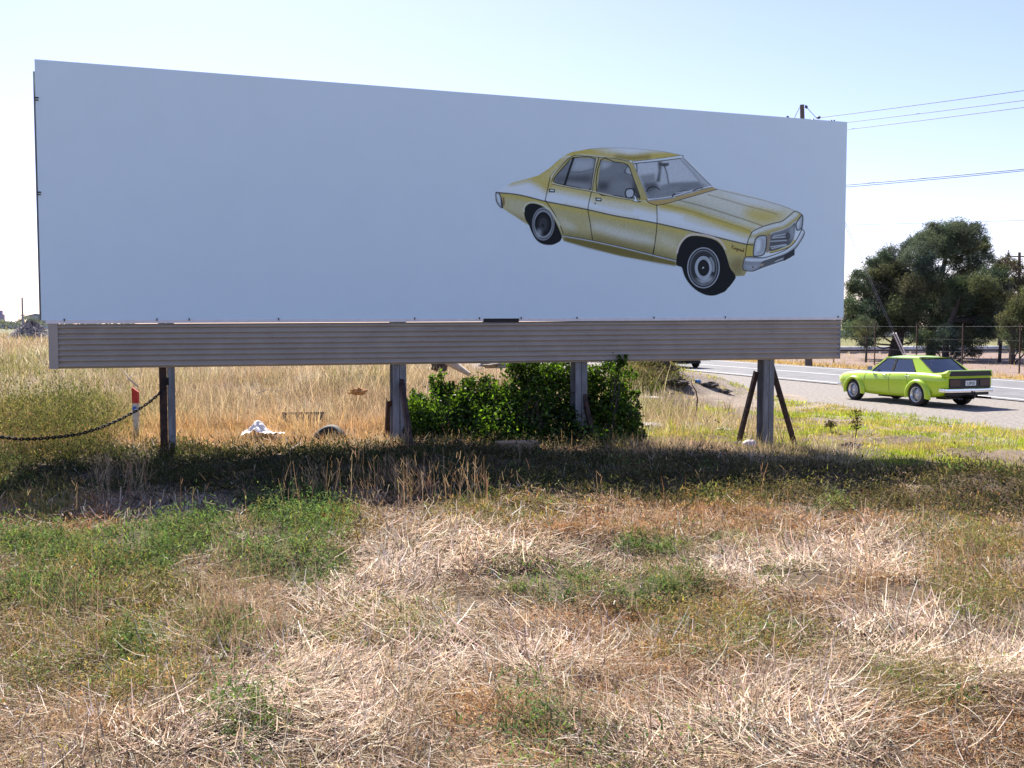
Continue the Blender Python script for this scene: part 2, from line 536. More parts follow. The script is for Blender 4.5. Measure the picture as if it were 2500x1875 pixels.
def blur(a, r):
    r = int(round(r))
    if r < 1: return a
    for ax in (0, 1):
        for _ in range(2):
            p = np.concatenate([np.repeat(np.take(a, [0], ax), r + 1, ax), a, np.repeat(np.take(a, [-1], ax), r, ax)], ax)
            c = np.cumsum(p, ax)
            n = a.shape[ax]
            a = (np.take(c, np.arange(2 * r + 1, 2 * r + 1 + n), ax) - np.take(c, np.arange(0, n), ax)) / (2 * r + 1)
    return a

def T1(pts): return [(x * DSC, y * DSC) for x, y in pts]                                   # whole-drawing view
def T4(pts): return [((122.9 + .5 * x) * DSC, (49.2 + .5 * y) * DSC) for x, y in pts]      # rear close-up
def T5(pts): return [((983 + .5481 * x) * DSC, (98.3 + .5481 * y) * DSC) for x, y in pts]  # front close-up

def smooth(pts, n=6, closed=False):
    P = [np.array(p, float) for p in pts]; out = []
    m = len(P)
    for i in range(m if closed else m - 1):
        a, b = P[i], P[(i + 1) % m]
        p0 = P[i - 1] if (i > 0 or closed) else a
        p3 = P[(i + 2) % m] if (i + 2 < m or closed) else b
        for k in range(n):
            t = k / n
            out.append(.5 * ((2 * a) + (b - p0) * t + (2 * p0 - 5 * a + 4 * b - p3) * t * t + (3 * a - p0 - 3 * b + p3) * t ** 3))
    if not closed: out.append(P[-1])
    return [tuple(p) for p in out]

def cover(pts):
    x = np.array([p[0] for p in pts]); y = np.array([p[1] for p in pts])
    x0, x1 = int(max(0, x.min() - 2)), int(min(DW, x.max() + 3))
    y0, y1 = int(max(0, y.min() - 2)), int(min(DH, y.max() + 3))
    acc = np.zeros((DH, DW))
    X, Y = xx[y0:y1, x0:x1], yy[y0:y1, x0:x1]
    for ox, oy in ((.25, .25), (.75, .25), (.25, .75), (.75, .75)):
        ins = np.zeros(X.shape, bool)
        for i in range(len(pts)):
            ax, ay = pts[i]; bx, by = pts[(i + 1) % len(pts)]
            if ay == by: continue
            c = ((ay > Y + oy) != (by > Y + oy)) & (X + ox < (bx - ax) * (Y + oy - ay) / (by - ay) + ax)
            ins ^= c
        acc[y0:y1, x0:x1] += ins * .25
    return acc

def lay(a, col, op=1.0):
    global cv
    col = np.array(col, float)
    if col.max() - col.min() < .09: col = col.mean() * np.array([.84, 1.03, 1.12])      # graphite and white on the cool sheet
    cv = cv * (1 - a[..., None] * op) + np.array(col) * a[..., None] * op

def fill(pts, col, op=1.0, soft=0, clip=None, sm=False):
    if sm: pts = smooth(pts, 5, True)
    a = cover(pts)
    if soft: a = blur(a, soft)
    if clip is not None: a = a * clip
    lay(a, col, op)
    return a

def stroke(pts, w, col, op=1.0, soft=.6, clip=None, sm=True):
    w = w * 1.22
    if sm and len(pts) > 2: pts = smooth(pts, 5)
    d = np.full((DH, DW), 1e9)
    for (ax, ay), (bx, by) in zip(pts[:-1], pts[1:]):
        m = w + soft + 3
        x0, x1 = int(max(0, min(ax, bx) - m)), int(min(DW, max(ax, bx) + m + 1))
        y0, y1 = int(max(0, min(ay, by) - m)), int(min(DH, max(ay, by) + m + 1))
        if x1 <= x0 or y1 <= y0: continue
        X, Y = xx[y0:y1, x0:x1] + .5, yy[y0:y1, x0:x1] + .5
        L = (bx - ax) ** 2 + (by - ay) ** 2 + 1e-9
        t = np.clip(((X - ax) * (bx - ax) + (Y - ay) * (by - ay)) / L, 0, 1)
        dd = np.hypot(X - ax - t * (bx - ax), Y - ay - t * (by - ay))
        d[y0:y1, x0:x1] = np.minimum(d[y0:y1, x0:x1], dd)
    a = np.clip((w / 2 + soft - d) / (2 * soft), 0, 1)
    if clip is not None: a = a * clip
    lay(a, col, op)

def ell(cx, cy, rx, ry, n=48, rot=0.0):
    c, s = math.cos(rot), math.sin(rot)
    return [(cx + rx * math.cos(t) * c - ry * math.sin(t) * s, cy + rx * math.cos(t) * s + ry * math.sin(t) * c) for t in np.linspace(0, 2 * math.pi, n, endpoint=False)]

YEL = (.58, .53, .12); YEL2 = (.46, .44, .14); OLV = (.22, .19, .06); DK = (.018, .02, .022); LINE = (.025, .025, .022)
WHT = (.74, .91, .97); PALE = (.66, .74, .61); GRY = (.235, .265, .28); GDK = (.07, .075, .08)

SIL = T1([(150, 345), (152, 400), (163, 425), (190, 440), (250, 485), (335, 535), (355, 570), (375, 610), (398, 638), (440, 658), (490, 655), (530, 635), (545, 610), (556, 636),
          (700, 680), (900, 727), (1100, 768), (1225, 790), (1265, 790), (1275, 830), (1300, 880), (1350, 930), (1410, 958), (1460, 960), (1520, 935), (1560, 890), (1590, 848),
          (1640, 845), (1700, 825), (1790, 795), (1860, 770), (1880, 757), (1934, 735), (1942, 690), (1962, 655), (1998, 600), (1998, 575), (1985, 563), (1992, 490), (1975, 465), (1950, 452),
          (1850, 412), (1700, 367), (1600, 342), (1475, 323), (1445, 305), (1400, 250), (1335, 180), (1278, 126), (1180, 104), (1060, 89), (930, 79), (800, 78), (690, 87), (600, 104), (560, 124),
          (520, 155), (470, 200), (405, 243), (330, 265), (250, 285), (195, 315)])
sil = cover(SIL)
fill(SIL, WHT)
BELT = T1([(150, 345), (260, 355), (345, 372), (445, 398), (560, 420), (705, 449), (850, 482), (1000, 508), (1115, 530), (1250, 560), (1400, 595), (1550, 632), (1650, 655), (1700, 660)])
# lower flank
LOW = BELT + T1([(1700, 740), (1640, 845), (1590, 848), (1265, 790), (900, 727), (556, 636), (335, 535), (190, 440)])
low = cover(LOW) * sil
fill(LOW, YEL2, .86, clip=sil)
fill(T1([(200, 370), (330, 400), (320, 520), (230, 470)]), PALE, .3, soft=8, clip=low)
fill(T1([(720, 520), (1100, 620), (1100, 660), (900, 620), (720, 560)]), WHT, .55, soft=9, clip=low)
fill(T1([(510, 480), (620, 540), (640, 580), (560, 560)]), WHT, .35, soft=7, clip=low)
fill(T1([(1130, 590), (1240, 640), (1230, 690), (1120, 640)]), PALE, .6, soft=9, clip=low)
fill(T1([(550, 575), (730, 605), (1090, 690), (1240, 730), (1240, 790), (900, 727), (556, 640)]), (.17, .165, .05), .75, soft=10, clip=low)
fill(T1([(730, 590), (1000, 660), (1090, 670), (1090, 715), (730, 625)]), OLV, .55, soft=9, clip=low)
fill(T1([(1540, 760), (1640, 720), (1640, 845), (1570, 848)]), (.20, .17, .07), .75, soft=10, clip=low)
fill(T1([(1470, 620), (1690, 665), (1700, 730), (1560, 720)]), YEL, .6, soft=6, clip=low)
fill(T1([(200, 440), (320, 500), (340, 535), (280, 510)]), OLV, .5, soft=5, clip=low)
stroke(T1([(170, 362), (300, 375), (445, 412), (705, 466), (1000, 525), (1115, 548), (1280, 585)]), 9, YEL, .75, soft=6, clip=low)
# shoulder band: yellow below the windows, white highlight, thin yellow above the belt line
up = np.clip(sil - low, 0, 1)
stroke(T1([(480, 300), (600, 325), (760, 360), (900, 385), (1010, 405), (1110, 430)]), 24, YEL, .85, soft=11, clip=up)
stroke(T1([(560, 415), (705, 440), (850, 472), (1000, 498)]), 5, YEL, .35, soft=5, clip=up)
stroke(T1([(740, 400), (860, 430), (960, 450)]), 9, YEL, .35, soft=7, clip=up)
fill(T1([(470, 200), (560, 124), (620, 125), (500, 230), (470, 330), (430, 330), (390, 300), (330, 270)]), YEL, .85, soft=8, clip=up)
stroke(T1([(240, 285), (330, 266), (405, 243), (470, 200), (530, 150)]), 13, YEL, .85, soft=8, clip=up)
stroke(T1([(400, 275), (440, 300), (455, 330)]), 16, YEL, .5, soft=9, clip=up)
# roof
ROOF = T1([(560, 124), (600, 104), (690, 87), (800, 78), (930, 79), (1060, 89), (1180, 104), (1278, 126), (970, 160), (930, 150), (760, 128), (620, 126)])
rf = cover(ROOF)
fill(ROOF, WHT)
stroke(T1([(570, 122), (650, 100), (760, 106), (880, 122), (960, 136), (1080, 128), (1250, 122)]), 20, YEL, .95, soft=8, clip=rf)
stroke(T1([(880, 130), (960, 140), (1060, 132)]), 12, OLV, .65, soft=7, clip=rf)
stroke(T1([(620, 104), (720, 90), (820, 84)]), 6, YEL, .45, soft=5, clip=rf)
fill(T1([(720, 92), (930, 84), (1080, 100), (960, 112), (820, 104)]), WHT, .8, soft=6, clip=rf)
# bonnet and front wing
HOOD = T1([(1115, 418), (1165, 413), (1310, 372), (1460, 326), (1479, 325), (1600, 345), (1750, 388), (1880, 427), (1948, 456), (1910, 485), (1865, 517), (1756, 547), (1706, 570), (1681, 586), (1650, 650), (1500, 615), (1250, 560), (1115, 530)])
hd = cover(HOOD)
fill(HOOD, PALE, .85)
fill(T1([(1115, 440), (1250, 455), (1450, 530), (1650, 600), (1640, 645), (1400, 590), (1115, 525)]), WHT, .95, soft=8, clip=hd)
stroke(T1([(1150, 420), (1300, 455), (1430, 500), (1560, 545), (1690, 585)]), 19, YEL, .95, soft=8, clip=hd)
stroke(T1([(1290, 500), (1400, 535), (1520, 565), (1640, 610)]), 8, YEL, .45, soft=7, clip=hd)
fill(T1([(1650, 430), (1800, 445), (1905, 475), (1862, 515), (1750, 545), (1640, 500)]), YEL, .85, soft=12, clip=hd)
fill(T1([(1180, 410), (1320, 375), (1430, 420), (1640, 500), (1600, 520), (1350, 450)]), (.43, .48, .33), .5, soft=10, clip=hd)
fill(T1([(1480, 330), (1700, 385), (1880, 440), (1850, 450), (1640, 400)]), WHT, .8, soft=6, clip=hd)
stroke(T5([(480, 535), (700, 590), (900, 650), (1150, 730), (1400, 815)]), 2.2, OLV, .8, soft=1.6)
stroke(T5([(800, 475), (1000, 530), (1200, 590), (1400, 640), (1560, 690)]), 1.8, OLV, .7, soft=1.5)
stroke(T5([(300, 580), (600, 650), (900, 750), (1150, 830), (1280, 885)]), 1.6, OLV, .6, soft=1.6)
# nose
NOSE = T5([(1275, 890), (1320, 860), (1410, 820), (1530, 785), (1610, 765), (1690, 705), (1760, 655), (1830, 690), (1790, 745), (1755, 775), (1700, 820), (1620, 860), (1490, 905), (1440, 935), (1360, 930), (1320, 960), (1300, 1020), (1225, 1005), (1240, 970)])
fill(NOSE, YEL2, .9)
stroke(T5([(1300, 890), (1420, 845), (1540, 810), (1620, 790), (1760, 690)]), 10, WHT, .75, soft=4)
fill(T5([(1240, 960), (1310, 930), (1320, 1000), (1235, 1000)]), WHT, .7, soft=3)
fill(T5([(1225, 1010), (1300, 1030), (1300, 1145), (1210, 1165), (1215, 1100)]), YEL, .8, soft=2)
# cowl below the windscreen
fill(T5([(125, 525), (240, 515), (410, 490), (600, 440), (850, 390), (900, 412), (600, 500), (330, 575), (235, 590), (160, 565)]), (.50, .40, .14), .95, soft=1)
# windscreen
WS = T1([(970, 166), (1100, 150), (1268, 133), (1300, 160), (1360, 220), (1443, 303), (1350, 342), (1215, 374), (1060, 384), (1040, 360), (1000, 260)])
wsm = cover(WS)
fill(WS, (.66, .65, .62))
fill(T5([(300, 100), (480, 80), (600, 200), (720, 345), (360, 330)]), (.72, .71, .69), .7, soft=8, clip=wsm)
fill(T5([(20, 130), (250, 105), (265, 200), (230, 330), (60, 350)]), (.70, .69, .66), .6, soft=5, clip=wsm)
fill(T5([(50, 265), (220, 240), (228, 320), (80, 340)]), GRY, .75, soft=3, clip=wsm)
fill(T5([(80, 340), (230, 325), (280, 400), (130, 500)]), GDK, .85, soft=5, clip=wsm)
fill(T5([(140, 515), (150, 450), (270, 400), (480, 355), (700, 342), (815, 372), (600, 440), (420, 490), (160, 522)]), (.25, .27, .245), .95, soft=4, clip=wsm)
fill(T5([(270, 380), (400, 345), (700, 335), (720, 350), (480, 362), (300, 395)]), DK, .6, soft=3, clip=wsm)
fill(T5([(160, 500), (280, 430), (520, 385), (480, 430), (300, 470)]), (.40, .43, .37), .7, soft=5, clip=wsm)
fill(T5([(250, 112), (300, 108), (290, 200), (275, 340), (235, 330), (262, 210)]), GDK, .85, soft=2, clip=wsm)
fill(T5([(262, 130), (375, 126), (372, 155), (325, 168), (290, 160)]), GDK, .95, soft=1, clip=wsm)
stroke(T5([(325, 165), (350, 240), (368, 345)]), 3.5, GDK, .8, clip=wsm)
fill(T5([(320, 170), (345, 240), (360, 340), (300, 345)]), (.62, .60, .57), .7, soft=2, clip=wsm)
stroke(T5([(130, 440), (150, 405), (190, 388), (240, 395), (270, 420)]), 2.2, DK, .9)
stroke(T5([(18, 130), (25, 180), (22, 240)]), 2.2, DK, .9)
fill(T5([(500, 80), (530, 70), (700, 250), (840, 380), (720, 345), (600, 205)]), (.56, .55, .53), .85, soft=1.5)
stroke(T5([(525, 65), (640, 180), (760, 300), (840, 378)]), 1.3, GDK, .9)
stroke(T5([(500, 85), (640, 240), (715, 340)]), 1.0, GDK, .7)
fill(T5([(-30, 112), (250, 80), (510, 44), (526, 60), (500, 76), (250, 108), (-20, 134)]), WHT)
stroke(T5([(-30, 134), (250, 108), (500, 77)]), 1.8, DK, .95); stroke(T5([(-30, 112), (250, 80), (510, 44), (526, 60)]), 1.2, DK, .8)
stroke(T1([(960, 162), (1000, 255), (1035, 345), (1058, 384), (1120, 384), (1215, 372)]), 6, WHT)
stroke(T1([(968, 163), (1007, 255), (1042, 345), (1062, 378), (1120, 377), (1210, 367)]), 1.4, DK, .9)
stroke(T1([(953, 162), (993, 258), (1028, 348), (1052, 388), (1120, 390), (1218, 378)]), 1.2, DK, .85)
stroke(T5([(160, 528), (420, 492), (600, 438), (840, 385)]), 2.4, WHT, .9); stroke(T5([(160, 535), (420, 500), (600, 447), (850, 392)]), 1.2, DK, .9)
stroke(T5([(410, 495), (440, 465), (520, 440), (580, 432)]), 3, DK, .95); stroke(T5([(445, 458), (580, 434)]), 1.4, WHT, .9)
stroke(T5([(640, 430), (700, 405), (745, 400)]), 2.4, DK, .9)
# side windows
RW = T4([(985, 175), (1245, 185), (1220, 380), (1190, 558), (1040, 535), (890, 505), (770, 475), (748, 440), (800, 360), (900, 250)])
FW = T4([(1312, 203), (1480, 225), (1635, 262), (1700, 420), (1785, 660), (1700, 672), (1500, 632), (1265, 585)])
# A pillar, frames in yellow first
fill(T4([(960, 150), (1290, 168), (1500, 190), (1655, 218), (1700, 240), (1880, 680), (1800, 690), (1260, 590), (1190, 575), (740, 490), (715, 450), (760, 370), (880, 230)]), YEL2, .9)
for poly, nm in ((RW, 0), (FW, 1)):
    m_ = cover(poly)
    fill(poly, GRY)
    if nm == 0:
        fill(T4([(985, 180), (1240, 190), (1220, 320), (950, 350)]), (.60, .59, .57), .9, soft=7, clip=m_)
        fill(T4([(760, 420), (940, 400), (1200, 390), (1190, 470), (900, 450), (780, 460)]), GDK, .7, soft=6, clip=m_)
        fill(T4([(920, 470), (1180, 500), (1180, 550), (890, 505)]), (.42, .40, .36), .8, soft=5, clip=m_)
        stroke(T4([(950, 345), (1080, 345), (1220, 310)]), 1.6, GDK, .7, clip=m_)
    else:
        fill(T4([(1320, 215), (1460, 235), (1400, 300), (1310, 330)]), (.62, .60, .58), .9, soft=5, clip=m_)
        fill(T4([(1290, 330), (1420, 290), (1480, 235), (1600, 270), (1600, 360), (1420, 420), (1280, 420)]), (.34, .32, .28), .8, soft=7, clip=m_)
        fill(T4([(1285, 470), (1430, 470), (1380, 560), (1275, 570)]), GDK, .85, soft=6, clip=m_)
        fill(T4([(1430, 470), (1560, 430), (1700, 480), (1720, 650), (1450, 610)]), (.36, .33, .29), .85, soft=6, clip=m_)
        fill(T4([(1610, 290), (1660, 280), (1690, 390), (1620, 370)]), (.62, .60, .58), .9, soft=3, clip=m_)
        fill(T4([(1690, 430), (1800, 660), (1760, 680), (1700, 560)]), DK, .9, soft=4, clip=m_)
        stroke(T4([(1640, 270), (1605, 320), (1610, 360), (1680, 385)]), 2.0, DK, .8, clip=m_)
    stroke(smooth(poly, 3, True) + [poly[0]], 2.0, DK, .95, sm=False)
stroke(T4([(985, 180), (930, 340), (880, 498)]), 5, DK, .95)
stroke(T4([(1288, 172), (1235, 400), (1208, 590)]), 2.0, DK, .9); stroke(T4([(1264, 190), (1225, 380), (1200, 560)]), 3, PALE, .7)
stroke(T4([(1250, 185), (1215, 400), (1195, 560)]), 2.0, DK, .8)
stroke(T4([(720, 470), (760, 370), (880, 230), (985, 150), (1130, 155), (1290, 168), (1480, 185), (1650, 216)]), 1.5, DK, .9)
stroke(T4([(730, 478), (900, 520), (1190, 572), (1500, 645), (1800, 692)]), 2.2, PALE, .85); stroke(T4([(725, 490), (900, 528), (1190, 582), (1500, 655), (1800, 700)]), 1.5, DK, .9)
stroke(T4([(700, 400), (790, 300), (930, 170)]), 1.2, OLV, .8)
for poly in (RW, FW): lay(cover(poly), (.03, .035, .04), .10)
lay(wsm, (.04, .045, .05), .04)
# mirror, handles
fill(T4([(1605, 600), (1625, 555), (1690, 550), (1712, 590), (1695, 645), (1630, 655)]), (.58, .57, .55), sm=True)
stroke(T4([(1605, 600), (1625, 555), (1690, 550), (1712, 590), (1695, 645), (1630, 655), (1605, 600)]), 3.0, DK, .95)
fill(T4([(1705, 620), (1735, 640), (1755, 690), (1785, 708), (1700, 695), (1725, 670)]), WHT); stroke(T4([(1705, 620), (1735, 645), (1755, 690), (1785, 708), (1700, 697)]), 1.4, DK, .9)
for hx, hy in ((725, 568), (1285, 676)):
    fill(T4([(hx - 38, hy - 22), (hx + 30, hy - 20), (hx + 40, hy), (hx + 34, hy + 24), (hx - 34, hy + 20)]), DK, .95)
    fill(T4([(hx - 22, hy - 10), (hx + 26, hy - 8), (hx + 24, hy + 8), (hx - 22, hy + 6)]), WHT)
fill(T4(ell(1246, 723, 11, 11)), DK, .8)
# door seams
for s_ in (T4([(705, 410), (685, 500), (645, 690)]), T4([(650, 690), (740, 820), (800, 940), (835, 1010), (862, 1090)]), T4([(1200, 585), (1160, 780), (1180, 930), (1215, 1165)]),
           T4([(1985, 742), (1987, 960), (1965, 1180), (1935, 1340)]), T5([(215, 1050), (195, 1150), (180, 1200)])):
    stroke(s_, 2.0, LINE, .9)
stroke(T5([(1280, 885), (1240, 975), (1222, 1060), (1210, 1150)]), 2.0, LINE, .9)
stroke(T5([(235, 590), (330, 575), (600, 500), (905, 413)]), 1.8, LINE, .85)
stroke(T5([(125, 530), (165, 568), (240, 592)]), 1.8, LINE, .85)
stroke(T5([(905, 413), (1100, 465), (1400, 532), (1640, 605), (1760, 655)]), 1.3, GDK, .6)
stroke(T5([(1275, 890), (1320, 860), (1410, 820), (1530, 785), (1610, 765), (1690, 705), (1760, 655), (1836, 697)]), 2.0, LINE, .9)
stroke(T5([(1836, 697), (1838, 760), (1828, 860)]), 2.2, LINE, .9)
stroke(BELT, 2.6, LINE, .95, soft=.9)
stroke(T1([(690, 87), (800, 78), (930, 79), (1060, 89), (1180, 104), (1275, 125)]), 1.2, GDK, .5)
# sill
stroke(T1([(553, 606), (720, 636), (900, 675), (1090, 722), (1232, 757)]), 2.6, (.70, .68, .62), .95)
stroke(T1([(553, 602), (720, 631), (900, 670), (1090, 716), (1232, 752)]), 1.3, DK, .95)
fill(T1([(560, 612), (720, 641), (900, 681), (1090, 728), (1232, 763), (1228, 788), (1100, 766), (900, 726), (700, 679), (560, 636)]), (.19, .175, .055), .85, soft=2)
# tail lamp
fill(T4([(52, 610), (68, 588), (90, 595), (118, 650), (135, 775), (95, 752), (62, 690)]), (.55, .54, .52))
fill(T4([(66, 620), (90, 620), (108, 720), (84, 700)]), WHT, .8, soft=1)
stroke(T4([(68, 590), (52, 612), (60, 690), (95, 752), (135, 775), (128, 700), (112, 640), (88, 596), (68, 590)]), 2.2, DK, .95)
fill(T4([(108, 650), (128, 700), (132, 770), (118, 760)]), DK, .9)
fill(T4([(136, 645), (155, 652), (161, 740), (143, 745)]), (.22, .12, .06), .9)
# rear wheel
fill(T4([(395, 810), (412, 760), (460, 726), (520, 724), (600, 750), (680, 810), (740, 890), (790, 980), (830, 1075), (846, 1125), (830, 1170), (770, 1210), (690, 1223), (600, 1205), (530, 1150), (480, 1060), (450, 985), (415, 930), (396, 870)]), (.022, .024, .028), sm=True)
stroke(T4([(390, 820), (395, 760), (440, 718), (520, 712), (610, 738), (690, 795), (760, 880), (820, 990)]), 3.2, PALE, .9)
for rx, ry, w, c, op in ((127, 190, 2.0, (.74, .75, .74), .7), (108, 165, 9, (.16, .17, .18), .8), (104, 160, 2.5, (.6, .62, .63), .6), (82, 130, 3, (.10, .09, .09), .9), (64, 100, 3.5, (.5, .53, .55), .85), (50, 82, 20, DK, .95)):
    e = T4(ell(622, 970, rx, ry)); stroke(e + [e[0]], w, c, op, soft=1, sm=False)
fill(T4(ell(622, 972, 50, 82)), (.07, .065, .065)); fill(T4(ell(570, 1080, 30, 50)), (.6, .59, .58), .6, soft=4); fill(T4(ell(618, 985, 16, 22)), (.03, .03, .03), .9)
# front wheel
fill(T5([(455, 1240), (460, 1150), (490, 1050), (540, 970), (600, 932), (680, 925), (800, 945), (900, 982), (970, 1060), (1010, 1160), (1045, 1275), (1104, 1365), (1075, 1450), (1005, 1530), (905, 1572), (800, 1577), (690, 1532), (600, 1452), (545, 1365), (515, 1275), (480, 1258)]), (.022, .024, .028), sm=True)
stroke(T5([(462, 1110), (485, 1030), (535, 960), (595, 918), (680, 908), (800, 925), (900, 958), (960, 1010), (990, 1070)]), 4, (.72, .70, .62), .9)
for rx, ry, w, c, op in ((172, 218, 1.8, (.72, .71, .69), .9), (146, 190, 2.0, (.68, .67, .65), .85), (128, 168, 10, (.07, .075, .08), .7), (84, 118, 4.5, (.52, .55, .57), .9), (70, 98, 2.4, (.75, .74, .73), .8)):
    e = T5(ell(752, 1275, rx, ry)); stroke(e + [e[0]], w, c, op, soft=1, sm=False)
fill(T5([(660, 1390), (740, 1450), (830, 1420), (860, 1380), (820, 1370), (740, 1400)]), (.66, .65, .64), .8, soft=4)
fill(T5(ell(755, 1280, 62, 84)), (.035, .034, .034)); fill(T5([(735, 1280), (752, 1262), (760, 1272), (745, 1284)]), WHT)
stroke(T5([(830, 1170), (860, 1230), (860, 1310)]), 4, (.6, .59, .58), .7, soft=2)
# front: lamps, grille, bumper
GR = T5([(1488, 902), (1620, 862), (1700, 822), (1757, 775), (1757, 860), (1742, 960), (1700, 1022), (1600, 1062), (1500, 1098), (1462, 1088), (1478, 980)])
gm = cover(GR)
fill(GR, (.15, .14, .13))
fill(T5([(1690, 840), (1750, 800), (1745, 950), (1705, 990)]), (.50, .49, .47), .85, soft=5, clip=gm)
fill(T5([(1500, 900), (1690, 840), (1690, 870), (1500, 935)]), (.40, .39, .37), .7, soft=4, clip=gm)
for a_, b_ in (((1505, 948), (1655, 935)), ((1520, 930), (1650, 905)), ((1490, 1045), (1650, 1020)), ((1500, 1065), (1660, 1025)), ((1490, 985), (1660, 975))):
    stroke(T5([a_, b_]), 2.4, (.72, .71, .70), .75, clip=gm)
e = T5(ell(1676, 926, 16, 26)); stroke(e + [e[0]], 3, (.08, .08, .08), .95, sm=False)
stroke(T5([(1462, 1088), (1478, 980), (1490, 903), (1620, 860), (1700, 820), (1757, 776), (1757, 870), (1740, 965), (1700, 1022)]), 2.0, (.66, .65, .60), .9)
stroke(T5([(1480, 1105), (1600, 1075), (1700, 1035), (1745, 975)]), 4, YEL, .9); stroke(T5([(1480, 1113), (1600, 1084), (1705, 1043)]), 1.5, DK, .9)
stroke(T5([(1468, 920), (1458, 1000), (1450, 1090)]), 8, (.26, .20, .10), .85, soft=2)
for L_ in ([(1320, 965), (1355, 932), (1415, 922), (1440, 935), (1440, 1010), (1430, 1080), (1405, 1132), (1340, 1148), (1302, 1140), (1300, 1085), (1310, 1010)], [(1775, 862), (1765, 800), (1790, 750), (1832, 700), (1840, 740), (1832, 820), (1805, 858)]):
    p_ = T5(L_); fill(p_, (.62, .61, .60), sm=True)
    cx_, cy_ = np.mean([q[0] for q in p_]), np.mean([q[1] for q in p_])
    fill([(cx_ + (q[0] - cx_) * .62 + 2, cy_ + (q[1] - cy_) * .75) for q in p_], (.36, .36, .36), .7, soft=3)
    fill([(cx_ + (q[0] - cx_) * .4 - 4, cy_ + (q[1] - cy_) * .6) for q in p_], WHT, .8, soft=3)
    stroke(smooth(p_ + [p_[0]], 4), 2.8, (.09, .085, .08), .95, sm=False)
BMP = T5([(1185, 1235), (1205, 1168), (1260, 1150), (1400, 1165), (1530, 1130), (1650, 1078), (1740, 1008), (1790, 930), (1830, 857), (1856, 880), (1850, 922), (1800, 1012), (1740, 1078), (1640, 1132), (1530, 1167), (1400, 1212), (1375, 1272), (1290, 1312), (1200, 1302), (1183, 1272)])
fill(T5([(1380, 1215), (1640, 1132), (1752, 1060), (1750, 1135), (1640, 1190), (1620, 1200), (1400, 1275), (1290, 1318)]), (.13, .125, .12), .95)
bm_ = cover(BMP)
fill(BMP, (.34, .34, .34))
stroke(T5([(1225, 1185), (1300, 1190), (1410, 1185), (1540, 1142), (1660, 1090), (1750, 1020), (1800, 950), (1838, 880)]), 6, WHT, .95, soft=3, clip=bm_)
fill(T5([(1200, 1250), (1290, 1240), (1370, 1230), (1340, 1280), (1230, 1295)]), (.50, .49, .48), .8, soft=4, clip=bm_)
stroke(smooth(BMP + [BMP[0]], 3), 1.8, DK, .9, sm=False)
fill(T5([(1375, 1235), (1415, 1225), (1408, 1252), (1372, 1264)]), (.40, .36, .28)); fill(T5([(1640, 1132), (1745, 1065), (1750, 1132), (1700, 1165), (1630, 1202)]), (.07, .066, .066))
stroke(T5([(1540, 1205), (1620, 1172)]), 2.5, (.7, .69, .68), .8); stroke(T5([(1535, 1190), (1625, 1152)]), 1.6, DK, .9)
fill(T5(ell(1292, 1266, 10, 12)), (.2, .12, .09), .8)
# script on the front wing: Kingswood
def word(x, y, s, strokes):
    for st in strokes:
        stroke(T5([(x + a * s, y - b * s + a * s * .30) for a, b in st]), 1.7, (.13, .07, .04), .9, soft=.7)
word(1058, 1062, 1.0, [[(4, 2), (9, 40)], [(30, 38), (8, 20), (28, 0)],                       # K
    [(34, 0), (36, 18)], [(38, 0), (40, 18)], [(40, 14), (46, 19), (50, 14), (50, 0)],         # i n
    [(64, 16), (56, 16), (55, 4), (63, 3), (66, 18), (64, -14), (56, -12)],                     # g
    [(76, 18), (70, 14), (76, 6), (69, 0)], [(80, 18), (83, 1), (88, 14), (92, 1), (97, 18)],   # s w
    [(104, 17), (100, 8), (104, 0), (109, 8), (104, 17)], [(116, 17), (112, 8), (116, 0), (121, 8), (116, 17)],  # o o
    [(133, 15), (125, 14), (125, 2), (132, 2), (136, 42), (134, 0)]])                            # d
# pencil grain
gr = .5 * noise(xx + .35 * yy, yy - .2 * xx, 2.2, 31) + .5 * noise(xx * .5 + yy * .9, yy * .25 - xx * .5, 1.6, 77)
strength = np.clip((PAPER[1] + .02 - cv.mean(-1)) * 1.2, 0, .34)
cv *= (1 + (gr - .5)[..., None] * strength[..., None] * .8)
# lay the drawing on the board
ux = np.arange(DW + 1) / DSC; uy = np.arange(DH + 1) / DSC
UX, UY = np.meshgrid(1150 + ux / 2.4578, 330 + uy / 2.4578)
D = np.stack([(UX - 1250) / FPX, CP + (937.5 - UY) / FPX * SP, -SP + (937.5 - UY) / FPX * CP], -1)
nB = np.array(BN); s_ = np.dot(np.array(BL) - np.array([0, 0, EYE]), nB) / (D @ nB)
PW = np.array([0, 0, EYE]) + D * s_[..., None]
LX = (PW - np.array(BL)) @ np.array(BD)
PL = np.stack([LX, np.full_like(LX, -.0025), PW[..., 2]], -1).reshape(-1, 3)
keep = blur(sil, 1) > .04
jj, ii = np.nonzero(keep)
b0 = jj * (DW + 1) + ii
Qd = np.stack([b0, b0 + 1, b0 + DW + 2, b0 + DW + 1], 1)
used, inv = np.unique(Qd, return_inverse=True)
pad = np.concatenate([cv, cv[-1:]], 0); pad = np.concatenate([pad, pad[:, -1:]], 1)
M['drawing'] = bpy.data.materials.new('coloured_pencil'); M['drawing'].use_nodes = True
nt = M['drawing'].node_tree; pb = nt.nodes["Principled BSDF"]; at_ = nt.nodes.new("ShaderNodeAttribute"); at_.attribute_name = "Col"
nt.links.new(at_.outputs["Color"], pb.inputs["Base Color"]); pb.inputs["Roughness"].default_value = .55; pb.inputs["Specular IOR Level"].default_value = .05
dr = quad_mesh('car_drawing', PL[used], inv.reshape(Qd.shape)[:, ::-1], M['drawing'], np.clip(pad.reshape(-1, 3)[used], .01, .95), parent=bb)
dr['label'] = 'coloured pencil drawing of a yellow four door sedan'
